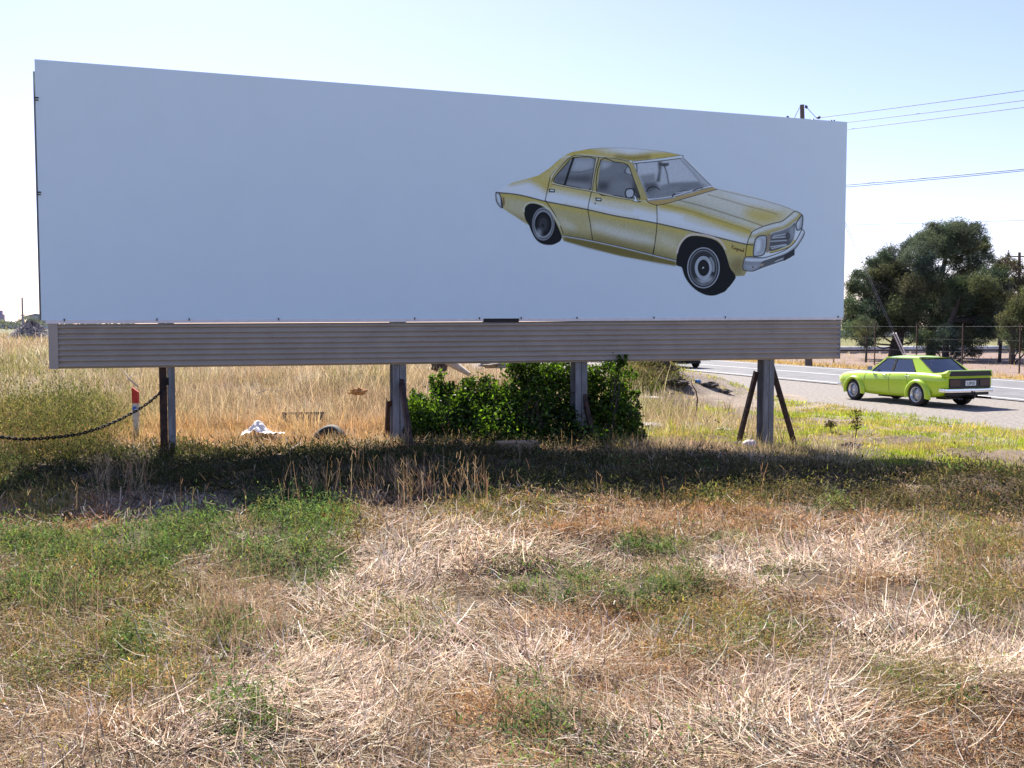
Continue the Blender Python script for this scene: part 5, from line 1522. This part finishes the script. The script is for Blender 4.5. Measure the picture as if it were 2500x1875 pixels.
bush('leafy_bush', 'taller leafy green bush wrapped round the third post up to the corrugated skirt', [(1290, 910, 40, .6), (1340, 905, 45, .5), (1390, 910, 45, .6), (1310, 970, 50, .5), (1370, 970, 50, .7), (1430, 960, 40, .7), (1470, 910, 38, .45), (1500, 890, 25, -.1), (1480, 960, 45, .5), (1515, 930, 22, .4), (1500, 1010, 45, .4), (1530, 1030, 28, .4), (1470, 1050, 50, .3), (1400, 1040, 50, .4), (1350, 1030, 50, .5), (1530, 970, 16, .5), (1250, 895, 22, .7), (1520, 880, 12, -.25), (1545, 1010, 14, .4), (1525, 1070, 30, .3), (1420, 900, 40, .7), (1450, 1000, 45, .6), (1420, 1090, 45, 0), (1350, 1090, 45, 0), (1480, 1090, 45, 0), (1330, 930, 40, .7), (1260, 925, 30, .7), (1400, 1000, 45, .6), (1290, 1010, 45, .5), (1540, 1050, 25, .3), (1510, 990, 30, .4), (1552, 962, 12, .4), (1562, 1032, 12, .3), (1546, 918, 10, .4), (1566, 1066, 13, .2), (1535, 900, 10, .2), (1558, 990, 9, .4)],
     0, .060, 15000, BG, 3)
bush('dry_bramble', 'brown dead brambles tangled in the top of the green bush', [(1205, 925, 26, .9), (1230, 955, 24, .7), (1185, 945, 18, .8), (1150, 955, 14, .8), (1245, 985, 20, .5), (1360, 1075, 35, .0), (1430, 1080, 35, .0), (1300, 1000, 24, .1)],
     0, .05, 1100, [(.24, .13, .06), (.30, .19, .10), (.2, .12, .06)], 16, tw=.003)
# sapling in the grass on the right
def sapling(px, py, h, label):
    g0 = ground_at(px, py); t = thing('thistle_stalk', label, 'weed', g0)
    mb = MB(); pts = [(0, 0, -.05), (.05, 0, h * .35), (.07, .02, h * .6), (.03, .02, h)]
    mb.tube(pts, [.012, .010, .008, .004], 5)
    for k in range(9):
        z = h * random.uniform(.35, 1); a = random.uniform(0, 6.28); l = random.uniform(.05, .14)
        mb.tube([(.06, .01, z), (.06 + l * math.cos(a), l * math.sin(a), z + .04)], .003, 4, caps=False)
    mb.build('stem', M['rust_stem'], t)
    n = 170; zz = h * rng.uniform(.45, 1.0, n)
    p = np.stack([.05 + rng.normal(0, .05, n), rng.normal(0, .05, n), zz], 1)
    V, Q, C = leaf_cloud(p, .05, pick([(.10, .10, .04), (.14, .10, .05), (.08, .09, .03)], n), 'leaf')
    quad_mesh('leaves', V, Q, M['weed'], C, parent=t)
M['rust_stem'] = mat('dry_stem', (.16, .09, .06), .9, 0, .4, 20)
sapling(2083, 1085, .62, 'dark leafy weed stalk standing alone on the edge of the shadow')
sapling(2022, 1055, .22, 'small reddish weed head in the pale grass left of the tall weed stalk')
# ------------------------------------------------------------ marker post and chain
mp = ground_at(333, 1068); yq = mp.y
p_top = at_y(333, 945, yq); wpx = 16 / FPX * yq
mk = thing('marker_post', 'white roadside marker post with a red slanted top and a blue dot', 'marker post', mp)
hgt = p_top.z - mp.z
M['marker_white'] = mat('marker_white', (.62, .61, .57), .7, 0, .3, 12, col2=(.40, .38, .33)); M['marker_red'] = mat('marker_red', (.50, .035, .02), .6, 0, .2, 20); M['marker_blue'] = mat('marker_blue', (.03, .12, .52), .5, 0, .15, 20)
zr0 = hgt - .24 * (hgt / .74)
mb = MB(); mb.prism([(-wpx / 2 + .01, -.1), (wpx / 2 - .01, -.1), (wpx / 2 - .01, zr0 - .22), (wpx / 2, zr0 - .2), (wpx / 2, zr0), (-wpx / 2, zr0), (-wpx / 2, zr0 - .2), (-wpx / 2 + .01, zr0 - .22)], lambda a, b, t: Vector((a, t, b)), -.02, .02); mb.build('post', M['marker_white'], mk)
mb = MB(); mb.prism([(-wpx / 2, zr0), (wpx / 2, zr0), (wpx / 2, hgt - wpx * .75), (-wpx / 2, hgt)], lambda a, b, t: Vector((a, t, b)), -.021, .021); mb.build('red_top', M['marker_red'], mk)
mb = MB(); mb.lathe([(-.026, .0005), (-.026, wpx * .42), (-.019, wpx * .42)], 24, 'y', (0, 0, zr0 - .085), closed=False, smooth=False); mb.build('blue_dot', M['marker_blue'], mk)
# white twig behind it
def twig(label, pix, depth, r, m=None, name='dead_branch', forks=()):
    P = [at_y(px, py, depth + dd) for px, py, dd in pix]
    o = P[0].copy()
    t = MB(); t.tube([p - o for p in P], [r * (1 - .6 * i / (len(P) - 1)) for i in range(len(P))], 6)
    for f in forks:
        Q_ = [at_y(px, py, depth + dd) - o for px, py, dd in f]
        t.tube(Q_, [r * .6, r * .5, r * .3][:len(Q_)], 5)
    b = t.build(name, m or M['timber'], None, o)
    return tag(b, label, 'branch' if name == 'dead_branch' else name.replace('_', ' '))
M['bleached'] = mat('bleached_wood', (.55, .46, .36), .9, 0, .3, 20)
twig('thin bleached forked branch above the red topped marker post', [(338, 945, 0), (315, 925, 0), (305, 910, .1), (292, 900, .2)], yq + .3, .014, M['bleached'], forks=[[(315, 925, 0), (325, 915, .1), (342, 910, .2)]])
twig('pale bare branch lying in the dry grass right of the first post', [(627, 960, 0), (650, 952, 0), (690, 953, .3)], 18.5, .012, M['bleached'])

# chain from the first post to the left, links
cp0 = board_world(board_st(403, 948)[0], .02, board_st(403, 948)[1])
pts_px = [(403, 948, cp0.y), (360, 985, cp0.y - .25), (310, 1015, cp0.y - .5), (260, 1038, cp0.y - .8), (200, 1058, cp0.y - 1.1), (130, 1068, cp0.y - 1.45), (60, 1072, cp0.y - 1.8), (0, 1066, cp0.y - 2.1), (-60, 1052, cp0.y - 2.4)]
CH = [at_y(*p) for p in pts_px]
CHs = [Vector(p) for p in smooth([tuple(p) for p in CH], 12)]
ch = thing('chain', 'rusty dark chain sagging from the first post to beyond the edge', 'chain', CH[0])
acc = 0; mb = MB(); last = CHs[0]; flip = 0
dist = [0]
for a, b in zip(CHs[:-1], CHs[1:]): dist.append(dist[-1] + (b - a).length)
LINK = .044
for k in range(int(dist[-1] / LINK)):
    s0 = k * LINK
    i = max(0, int(np.searchsorted(dist, s0 + LINK / 2)) - 1)
    t = (s0 + LINK / 2 - dist[i]) / max(1e-6, dist[i + 1] - dist[i])
    c = CHs[i].lerp(CHs[i + 1], t) - CH[0]; d = (CHs[i + 1] - CHs[i]).normalized()
    up_ = Vector((0, 0, 1)); s_v = d.cross(up_).normalized(); u_v = s_v.cross(d)
    w = s_v if k % 2 else u_v
    ring = []
    for q in range(10):
        an = 2 * math.pi * q / 10
        ring.append(c + d * (.031 * math.cos(an)) + w * (.0145 * math.sin(an)))
    mb.tube(ring + [ring[0]], .0088, 5, caps=False)
mb.build('links', M['chain'], ch)
mb = MB(); pc = board_world(board_st(405, 932)[0], .085, board_st(405, 932)[1]); mb.box(pc - CH[0], (.07, .03, .10)); mb.tube([pc - CH[0] + Vector((0, -.01, .02)), Vector((0, -.03, .03)), Vector((0, 0, 0))], .012, 6); mb.build('shackle', M['chain'], ch)
# short stake at the far end of the chain
ste = CH[-1]; zg = hz(ste.x, ste.y)
mb = MB(); mb.tube([(0, 0, -.2), (0, 0, ste.z - zg + .15)], .04, 8)
tag(mb.build('steel_stake', M['rust'], None, (ste.x, ste.y, zg)), 'rusty steel stake holding the far end of the chain', 'stake')

# ------------------------------------------------------------ litter and rubbish
def crumple(name, label, cat, px, py, wpx_, hpx, m, depth=None, seed=0, flat=.5, res=12, rough_=.35):
    g0 = ground_at(px, py) if depth is None else at_y(px, py, depth)
    w = wpx_ / FPX * g0.y; h = hpx / FPX * g0.y
    mb = MB(); vs = []
    r_ = np.random.default_rng(seed)
    n1, n2 = res, res * 2
    ph = r_.uniform(0, 6.28, 8)
    for i in range(n1 + 1):
        a = math.pi * i / n1
        for k in range(n2):
            b = 2 * math.pi * k / n2
            rr = 1 + rough_ * (math.sin(3 * b + ph[0] + 2 * a) * .4 + math.sin(5 * b + 4 * a + ph[1]) * .35 + math.sin(7 * a + ph[2] + 2 * b) * .3) + r_.uniform(-.05, .05) * math.sin(a)
            vs.append((math.sin(a) * math.cos(b) * rr * w / 2, math.sin(a) * math.sin(b) * rr * w / 2 * flat, max(-.02, math.cos(a) * rr * h / 2 + h * .42)))
    fs = [(i * n2 + k, i * n2 + (k + 1) % n2, (i + 1) * n2 + (k + 1) % n2, (i + 1) * n2 + k) for i in range(n1) for k in range(n2)]
    mb.add(vs, fs, m not in (M['stone'], M['dark_clod']))
    return tag(mb.build(name, m, None, g0), label, cat)
M['blue_plastic'] = mat('blue_plastic', (.06, .26, .62), .35, 0, .35, 12)
M['pink_white'] = mat('pinkish_sack', (.72, .62, .58), .6, 0, .15, 9, .2)
M['pale_blue'] = mat('pale_blue_plastic', (.62, .72, .82), .3, 0, .2, 20)
M['orange_card'] = mat('orange_card', (.50, .25, .09), .8, 0, .3, 20)
M['dark_clod'] = mat('dark_rubble', (.10, .085, .075), .95, 0, .5, 9, .6)
M['stone'] = mat('pale_stone', (.42, .38, .34), .95, 0, .4, 9, .6)
crumple('plastic_bag', 'crumpled blue plastic bag at the foot of the earth mound by the gravel', 'bag', 1704, 935, 15, 9, M['blue_plastic'], seed=1)
crumple('sack', 'pinkish white sack lying against the foot of the fourth post', 'sack', 1830, 1098, 36, 24, M['pink_white'], seed=2, flat=.7, rough_=.15)
ps = ground_at(640, 1068) - Vector((0, 0, .05)); mb = MB(); gw_, gh_ = 40, 22
SX, SY = np.meshgrid(np.linspace(-.34, .34, gw_), np.linspace(-.22, .22, gh_))
HT = .10 * fbm(SX + 5, SY + 2, .16, 201) + .20 * np.exp(-((SX + .05) / .14) ** 2 - (SY / .16) ** 2) + .07 * np.abs(fbm(SX, SY, .09, 203) - .5) + .03
okk = (SX / .33) ** 2 + (SY / .21) ** 2 < .55 + .8 * fbm(SX, SY, .12, 205)
fs_ = [(b * gw_ + a, b * gw_ + a + 1, (b + 1) * gw_ + a + 1, (b + 1) * gw_ + a) for b in range(gh_ - 1) for a in range(gw_ - 1) if okk[b, a] and okk[b + 1, a] and okk[b, a + 1] and okk[b + 1, a + 1]]
used_ = sorted({i for f in fs_ for i in f}); rm_ = {k: i for i, k in enumerate(used_)}
mb.add([(SX.flat[k], SY.flat[k], HT.flat[k]) for k in used_], [tuple(rm_[i] for i in f) for f in fs_], False)
tag(mb.build('plastic_sheet', M['plastic_white'], None, ps), 'shiny white plastic sheet crumpled in the dry grass between the first two posts', 'plastic sheet')
crumple('cardboard_scrap', 'torn orange brown cardboard scrap caught on top of the dry grass', 'cardboard', 873, 962, 32, 13, M['orange_card'], depth=18.2, seed=4, rough_=.8)
crumple('plastic_wrapper', 'small pale blue plastic wrapper on the straw right of centre', 'litter', 1752, 1372, 28, 12, M['pale_blue'], seed=5, rough_=.9)
crumple('paper_scrap', 'thin white strip of rag on the grass below the earth mound', 'litter', 1590, 973, 44, 5, M['plastic_white'], seed=6, rough_=.7)
crumple('paper_scrap', 'tiny white paper scrap at the foot of the fourth post', 'litter', 1875, 1107, 22, 5, M['plastic_white'], seed=7)
crumple('paper_scrap', 'white paper scrap on the green verge in front of the parked car', 'litter', 2322, 1045, 12, 6, M['plastic_white'], seed=8)
crumple('drink_can', 'grey flattened can on the grass edge below the green verge', 'litter', 2294, 1105, 14, 5, M['steel'], seed=9, rough_=.2)
for i, (px, py, w, h, m_, lb) in enumerate(((1655, 942, 60, 14, 'dark_clod', 'long dark clod on the right shoulder of the earth mound'), (1770, 960, 30, 8, 'dark_clod', 'low dark clod at the toe of the earth mound near the fourth post'), (1735, 945, 40, 12, 'dark_clod', 'round dark clod behind the bent rod'), (1757, 956, 9, 6, 'stone', 'small white stone at the toe of the earth mound'),
                                               (1900, 970, 10, 6, 'dark_clod', 'small dark stone on the gravel behind the fourth post'), (2075, 1096, 52, 14, 'dark_clod', 'dark heap of soil at the foot of the tall weed stalk'),
                                               (1690, 1043, 60, 10, 'stone', 'grey broken rubble beside the sticks'), (1560, 1040, 90, 8, 'stone', 'low spread of grey rubble right of the green bush'), (1760, 1052, 50, 9, 'stone', 'pale rubble lump in front of the fourth post'), (1800, 1085, 22, 8, 'stone', 'white rubble piece left of the pink sack'))):
    crumple('clod' if m_ == 'dark_clod' else 'stone', lb, 'clod' if m_ == 'dark_clod' else 'stone', px, py, w, h, M[m_], seed=20 + i, rough_=.5, flat=.6)
# cardboard box under the bush
bx = ground_at(1245, 1108); w = 96 / FPX * bx.y
cb = thing('cardboard_box', 'brown cardboard box half hidden under the green bush', 'box', bx, R(14))
mb = MB(); mb.box((0, -.42, .09), (w, .3, .26)); mb.build('carton', M['card'], cb)
mb = MB(); mb.box((-w / 2 - .05, -.53, .09), (.12, .006, .22), Matrix.Rotation(R(35), 3, 'Z')); mb.build('flap', M['card'], cb)
# old tyre and slatted crate in the dry grass
ty = ground_at(800, 1076)
mb = MB(); mb.lathe([(-.08, .19), (-.09, .25), (-.06, .30), (.06, .30), (.09, .25), (.08, .19)], 28, 'x', (0, 0, 0))
o = mb.build('old_tyre', M['black'], None, (ty.x, ty.y, ty.z - .05)); o.rotation_euler = (0, R(35), R(60)); tag(o, 'old black tyre lying in the dry grass left of the second post', 'tyre')
cr = ground_at(740, 1050)
ct = thing('broken_crate', 'broken slatted timber crate sunk in the dry grass', 'crate', cr, R(8))
for k in range(7):
    mb = MB(); mb.box((-.28 + k * .095, 0, .13), (.055, .02, .34), Matrix.Rotation(R(-20), 3, 'X') @ Matrix.Rotation(R((k - 3) * 3), 3, 'Y')); mb.build('slat', M['pole_wood'], ct)
mb = MB(); mb.box((0, .06, .27), (.68, .03, .04)); mb.build('top_rail', M['pole_wood'], ct)
# bent rusty rod and sticks
M['rod'] = mat('rusty_rod', (.16, .075, .045), .85, .3, .5, 20, .2)
gr_ = ground_at(1693, 1030); d_ = gr_.y
twig('bent rusty steel rod standing in the grass left of the fourth post', [(1692, 1032, 0), (1700, 1000, 0), (1703, 975, 0), (1699, 955, 0), (1690, 940, 0), (1687, 928, 0)], d_, .022, M['rod'], 'steel_rod')
twig('dark dead stick poking out of the rubble near the bent rod', [(1716, 1047, 0), (1726, 1028, 0), (1739, 1012, .2)], ground_at(1716, 1047).y, .018, M['bark'], forks=[[(1735, 1040, 0), (1745, 1025, 0), (1756, 1022, .2)], [(1745, 1025, 0), (1757, 1032, 0)]])
twig('leaning weathered plank end showing under the skirt above the bush', [(1095, 880, .4), (1120, 897, .2), (1146, 914, 0)], 20.5, .11, M['bleached'], 'timber_plank')
crumple('concrete_lump', 'grey white concrete slab piece behind the bush just under the skirt', 'rubble', 1215, 897, 90, 18, M['stone'], depth=22.5, seed=41, rough_=.5)
crumple('rubble_piece', 'dark rubble heap behind the second post just under the skirt', 'rubble', 1072, 905, 36, 30, M['dark_clod'], depth=22, seed=42, rough_=.6)
for i, (px, py) in enumerate(((1560, 885), (1590, 888), (1620, 892), (1530, 888), (1640, 905))):
    crumple('rubble_piece', ('dark rubble lump on top of the earth mound behind the bush', 'dark rubble lump second along the crest of the earth mound', 'dark rubble lump third along the crest of the earth mound', 'dark rubble lump at the bush end of the mound crest', 'dark rubble lump lowest on the right slope of the mound')[i], 'rubble', px, py + 6, 34, 16, M['dark_clod'], seed=50 + i, rough_=.6)

# ------------------------------------------------------------ power poles, wires, guy
pb = on_z(1975, 894, 0); D_ = pb.y
ptop = at_y(1958, 256, D_)
pp = thing('power_pole', 'tall timber power pole whose top shows above the right end of the billboard', 'power pole', (pb.x, pb.y, 0))
mb = MB(); mb.tube([(0, 0, -.3), ((ptop.x - pb.x) * .5, 0, ptop.z * .5), (ptop.x - pb.x, 0, ptop.z)], [.21, .17, .115], 12); mb.build('pole', M['pole_wood'], pp)
def rel(px, py, d=None):
    return at_y(px, py, d or D_) - Vector((pb.x, pb.y, 0))
mb = MB(); mb.tube([rel(1956, 259), rel(1951, 264), rel(1941, 285), rel(1938, 300)], .018, 5); mb.build('stay_wire', M['wire'], pp)
mb = MB(); mb.tube([rel(1970, 263), rel(1993, 288)], .016, 5); mb.build('stay_wire', M['wire'], pp)
M['insulator'] = mat('insulator_glaze', (.07, .09, .13), .3)
mb = MB(); mb.box(rel(1975, 304), (2.9, .1, .12)); mb.build('crossarm', M['pole_wood'], pp)
for a, b in (((1966, 257), (1971, 265)), ((1994, 288), (2003, 286)), ((2035, 294), (2038, 294)), ((1986, 290), (1984, 296)), ((1922, 283), (1924, 290)), ((2031, 294), (2026, 298))):
    mb = MB(); p, q = rel(*a), rel(*b); mb.tube([p, p.lerp(q, .3), p.lerp(q, .35), p.lerp(q, .7), p.lerp(q, .72), q], [.05, .05, .085, .085, .05, .05], 8); mb.build('insulator', M['insulator'], pp)
# next pole, outside the picture to the right, carries the other ends
p2 = Vector((NX * 32.6 - NY * -8, NY * 32.6 + NX * -8, 0))
def wire(label, a, b, d1, r=.016, sag=.35, name='power_line', group='overhead lines'):
    """cable from near the pole towards the viewer's right, continuing to the next pole"""
    p = at_y(a[0], a[1], D_ if not isinstance(a, tuple) or len(a) < 3 else a[2]); q = at_y(b[0], b[1], d1)
    e = q + (q - p) * 1.2
    pts = []
    for k in range(17):
        t = k / 16
        pts.append(p.lerp(e, t))
    for k in range(17):
        # sag is zero at both picture points and shallow between
        t = k / 16
        pts[k] = pts[k] + Vector((0, 0, sag * (t * (t - .4545))))
    s = pts[0].copy()
    mb = MB(); mb.tube([v - s for v in pts], r, 5)
    return tag(mb.build(name, M['wire'], None, s), label, 'power line', group)
wire('highest overhead line running right from the pole top', (2003, 287), (2500, 221), 45)
wire('second highest overhead line running right from behind the billboard corner', (2040, 302), (2500, 245), 44)
wire('third overhead line, just below the second, meeting the billboard corner', (2010, 323), (2500, 262), 43)
wire('upper of the two nearly touching lines halfway up the sky', (1975, 459), (2500, 413), 44, .02, .5)
wire('lower of the two nearly touching lines halfway up the sky', (1975, 464), (2500, 417), 44, .014, .55)
wire('faint far line crossing the sky just above the pines', (1960, 552, 120), (2500, 538), 112, .018, .3)
wire('lowest faint line passing behind the pine tops', (1960, 682, 140), (2500, 630), 120, .02, .3)
wire('faint line beside the pines left of the crown', (1960, 690, 140), (2500, 640), 120, .018, .3)
# guy wire and its pale guard
ga_ = on_z(2216, 884, 0); gtop = rel(1971, 340) + Vector((pb.x, pb.y, 0)); gb_ = Vector((ga_.x, ga_.y, 0))
gw = thing('guy_wire', 'slanting stay cable from the pole to the ground behind the green car', 'stay cable', gb_)
for s in (-.05, .05):
    mb = MB(); mb.tube([Vector((s, 0, -.1)), gtop - gb_ + Vector((s, 0, 0))], .011, 5); mb.build('cable', M['wire'], gw)
    mb = MB(); d_v = (gtop - gb_).normalized(); mb.tube([Vector((s * 1.6, 0, 0)) - d_v * .1, Vector((s * 1.6, 0, 0)) + d_v * 2.3], .035, 8); mb.build('guard', M['trim_white'], gw)
# timber pole at the right edge
p3 = at_y(2486, 880, 84)
tp = thing('timber_pole', 'thin timber service pole among the pines at the right edge', 'power pole', (p3.x, p3.y, 0))
tt = at_y(2489, 616, 84)
mb = MB(); mb.tube([(0, 0, -.3), (tt.x - p3.x, 0, tt.z)], [.17, .11], 10); mb.build('pole', M['pole_wood'], tp)
mb = MB(); mb.box((tt.x - p3.x, -.1, tt.z - .35), (1.3, .08, .1)); mb.build('crossarm', M['pole_wood'], tp)

# ------------------------------------------------------------ fence, pipes and far things
fp = thing('wire_fence', 'tall wire fence on dark steel posts across the road', 'fence', (NX * 35.3 - NY * 40, NY * 35.3 + NX * 40, 0))
FB = Vector(fp.location)
def road_pt(o_, s, z=0): return Vector((NX * o_ - NY * s, NY * o_ + NX * s, z))
for k, s in enumerate(np.arange(8, 130, 3.6)):
    p = road_pt(35.3, s + .25 * math.sin(k * 5)) - FB
    mb = MB(); mb.box(p + Vector((0, 0, 1.05)), (.05, .05, 2.5)); mb.build('post', M['rust'], fp)
for z in (.35, .9, 1.5, 2.15):
    mb = MB(); mb.tube([road_pt(35.3, s, z - .03 * (s % 2)) - FB for s in np.arange(6, 132, 6.0)], .0032, 4, caps=False); mb.build('wire', M['wire'], fp)
# chain mesh of the fence: thin crossing wires
mv = MB()
def thin(p, q, r=.0008):
    d = (q - p).normalized(); s = Vector((-NY, NX, 0)); n_ = Vector((0, 0, 1)) if abs(d.z) < .9 else s
    n_ = d.cross(Vector((NX, NY, 0))).normalized()
    mv.add([p - n_ * r, p + n_ * r, q + n_ * r, q - n_ * r], [(0, 1, 2, 3)])
for s in np.arange(12, 100, .30):
    thin(road_pt(35.32, s, .1) - FB, road_pt(35.32, s + 2.0, 2.1) - FB); thin(road_pt(35.33, s + 2.0, .1) - FB, road_pt(35.33, s, 2.1) - FB)
mv.build('mesh', M['wire'], fp)

def pipeline(name, label, a, b, r, z, m, sup=6):
    A, B = Vector(a), Vector(b)
    t = thing(name, label, 'pipe', A)
    d = B - A
    mb = MB(); n = 14
    mb.tube([d * (k / n) + Vector((0, 0, z)) for k in range(n + 1)], r, 18); mb.build('pipe', m, t)
    for k in range(1, sup):
        mb = MB(); q = d * (k / sup); mb.box(q + Vector((0, 0, (z - r) / 2 - .1)), (.5, .5, z - r + .24)); mb.build('support', M['stone'], t)
        mb = MB(); mb.tube([q + d.normalized() * -.06 + Vector((0, 0, z)), q + d.normalized() * .06 + Vector((0, 0, z))], r * 1.06, 18); mb.build('joint_band', m, t)
    return t
pa, pbx = at_y(1900, 854, 80), at_y(2487, 857, 84)
pipeline('pipeline', 'large pale pipe running level behind the pine trunks', (pa.x, pa.y, 0), (pbx.x, pbx.y, 0), .36, (pa.z + pbx.z) / 2, M['gal_pipe'], 7)
pa, pbx = at_y(1850, 868, 78), at_y(2520, 871, 82)
pipeline('pipe_shadow_bar', 'thin dark bar added for the shadow and supports below the large pipe', (pa.x, pa.y, 0), (pbx.x, pbx.y, 0), .07, max(.25, pa.z), M['rust'], 9)  # dark bar stands in for the shadow line and supports under the pipe
pa, pbx = at_y(1850, 815, 150), at_y(2700, 815, 150)
pipeline('upper_pipe', 'far pale pipe with a dark underside on the grass bank', (pa.x, pa.y, .6), (pbx.x, pbx.y, .6), .55, pa.z - .6, M['gal_pipe'], 10)
# rubble mound far on the left
hx = at_y(74, 812, 72)
mb = MB(); vs = []; n1, n2 = 26, 60
r_ = np.random.default_rng(77)
for i in range(n1 + 1):
    rr = i / n1
    for k in range(n2):
        b = 2 * math.pi * k / n2
        zz = 1.15 * (1 - rr ** 1.7) * (1 + .10 * math.sin(3 * b)) + r_.uniform(-.10, .14) * (1 - rr)
        vs.append((rr * 1.75 * math.cos(b), rr * 1.4 * math.sin(b), zz - .25))
mb.add(vs, [(i * n2 + k, i * n2 + (k + 1) % n2, (i + 1) * n2 + (k + 1) % n2, (i + 1) * n2 + k) for i in range(n1) for k in range(n2)])
M['mound'] = mat('mulch_mound', (.30, .27, .25), .95, 0, .6, 5, .8, col2=(.07, .065, .06), lo=.42, hi=.58)
mo = mb.build('rubble_mound', M['mound'], None, (hx.x, hx.y, hx.z - .22)); tag(mo, 'grey heap of rubble and mulch on the skyline left of the billboard', 'mound')
# far street pole
q = at_y(56, 800, 150); qt = at_y(55, 726, 150)
sp_ = thing('street_light_pole', 'distant bare pole with a long side arm on the left skyline', 'pole', (q.x, q.y, hz(q.x, q.y)))
M['far_grey'] = mat('distant_grey_steel', (.30, .30, .33), .8)
zz = qt.z - sp_.location.z
mb = MB(); mb.tube([(0, 0, -.5), (0, 0, zz)], [.17, .12], 8); mb.build('pole', M['far_grey'], sp_)
a1 = at_y(86, 745, 150)
mb = MB(); mb.tube([(0, 0, a1.z - sp_.location.z), (a1.x - q.x, 0, a1.z - sp_.location.z)], .035, 5); mb.build('arm', M['far_grey'], sp_)
mb = MB(); mb.box((0, 0, at_y(56, 770, 150).z - sp_.location.z), (.62, .2, .14)); mb.build('bracket', M['far_grey'], sp_)
# far town line: tower, sheds and trees on the left skyline
M['far_mauve'] = mat('distant_mauve_wall', (.42, .36, .50), .9, 0, .2, .2)
tw = at_y(-2, 815, 620); tw2 = at_y(-2, 758, 620)
ft = thing('silo_tower', 'distant mauve tower cut by the left edge of the picture', 'tower', (tw.x, tw.y, 0))
for z0, z1, w_ in ((0, tw2.z * .45, 4.2), (tw2.z * .45, tw2.z * .8, 3.4), (tw2.z * .8, tw2.z, 2.4)):
    mb = MB(); mb.lathe([(z0, .001), (z0, w_), (z1, w_), (z1, .001)], 20, 'z', closed=False, smooth=False); mb.build('shaft', M['far_mauve'], ft)
M['far_wall'] = mat('distant_pale_wall', (.55, .56, .60), .9, 0, .15, .1)
for i, (px, w_, h_, lb) in enumerate(((22, 26, 3.4, 'low far shed with a pale wall beside the distant tower'), (100, 16, 6.5, 'far grey shed on the skyline touching the billboard edge'))):
    p = at_y(px, 805, 420); sh = thing('far_shed', lb, 'shed', (p.x, p.y, 0))
    mb = MB(); mb.box((0, 0, h_ / 2), (w_ * .5, 8, h_)); mb.build('wall', M['far_wall'], sh)
    mb = MB(); mb.prism([(-w_ * .26, h_), (w_ * .26, h_), (0, h_ + 1.0)], lambda a, b, t: Vector((a, t, b)), -4.2, 4.2); mb.build('roof', M['far_grey'], sh)
n = 2600
px_ = rng.uniform(-260, 330, n); dd = rng.uniform(300, 420, n)
xx_ = (px_ - 1250) / FPX * dd
hgt_ = 3.5 + 2.5 * noise(px_, px_ * 0, 34, 7)
p = np.stack([xx_, dd, hgt_ * np.sqrt(rng.random(n))], 1)
V, Q, C = leaf_cloud(p, 1.1, pick([(.12, .14, .12), (.15, .16, .14)], n), 'leaf')
tag(quad_mesh('far_scrub', V, Q, M['needles'], C), 'far dim line of scrub along the left skyline', 'scrub', kind='stuff')
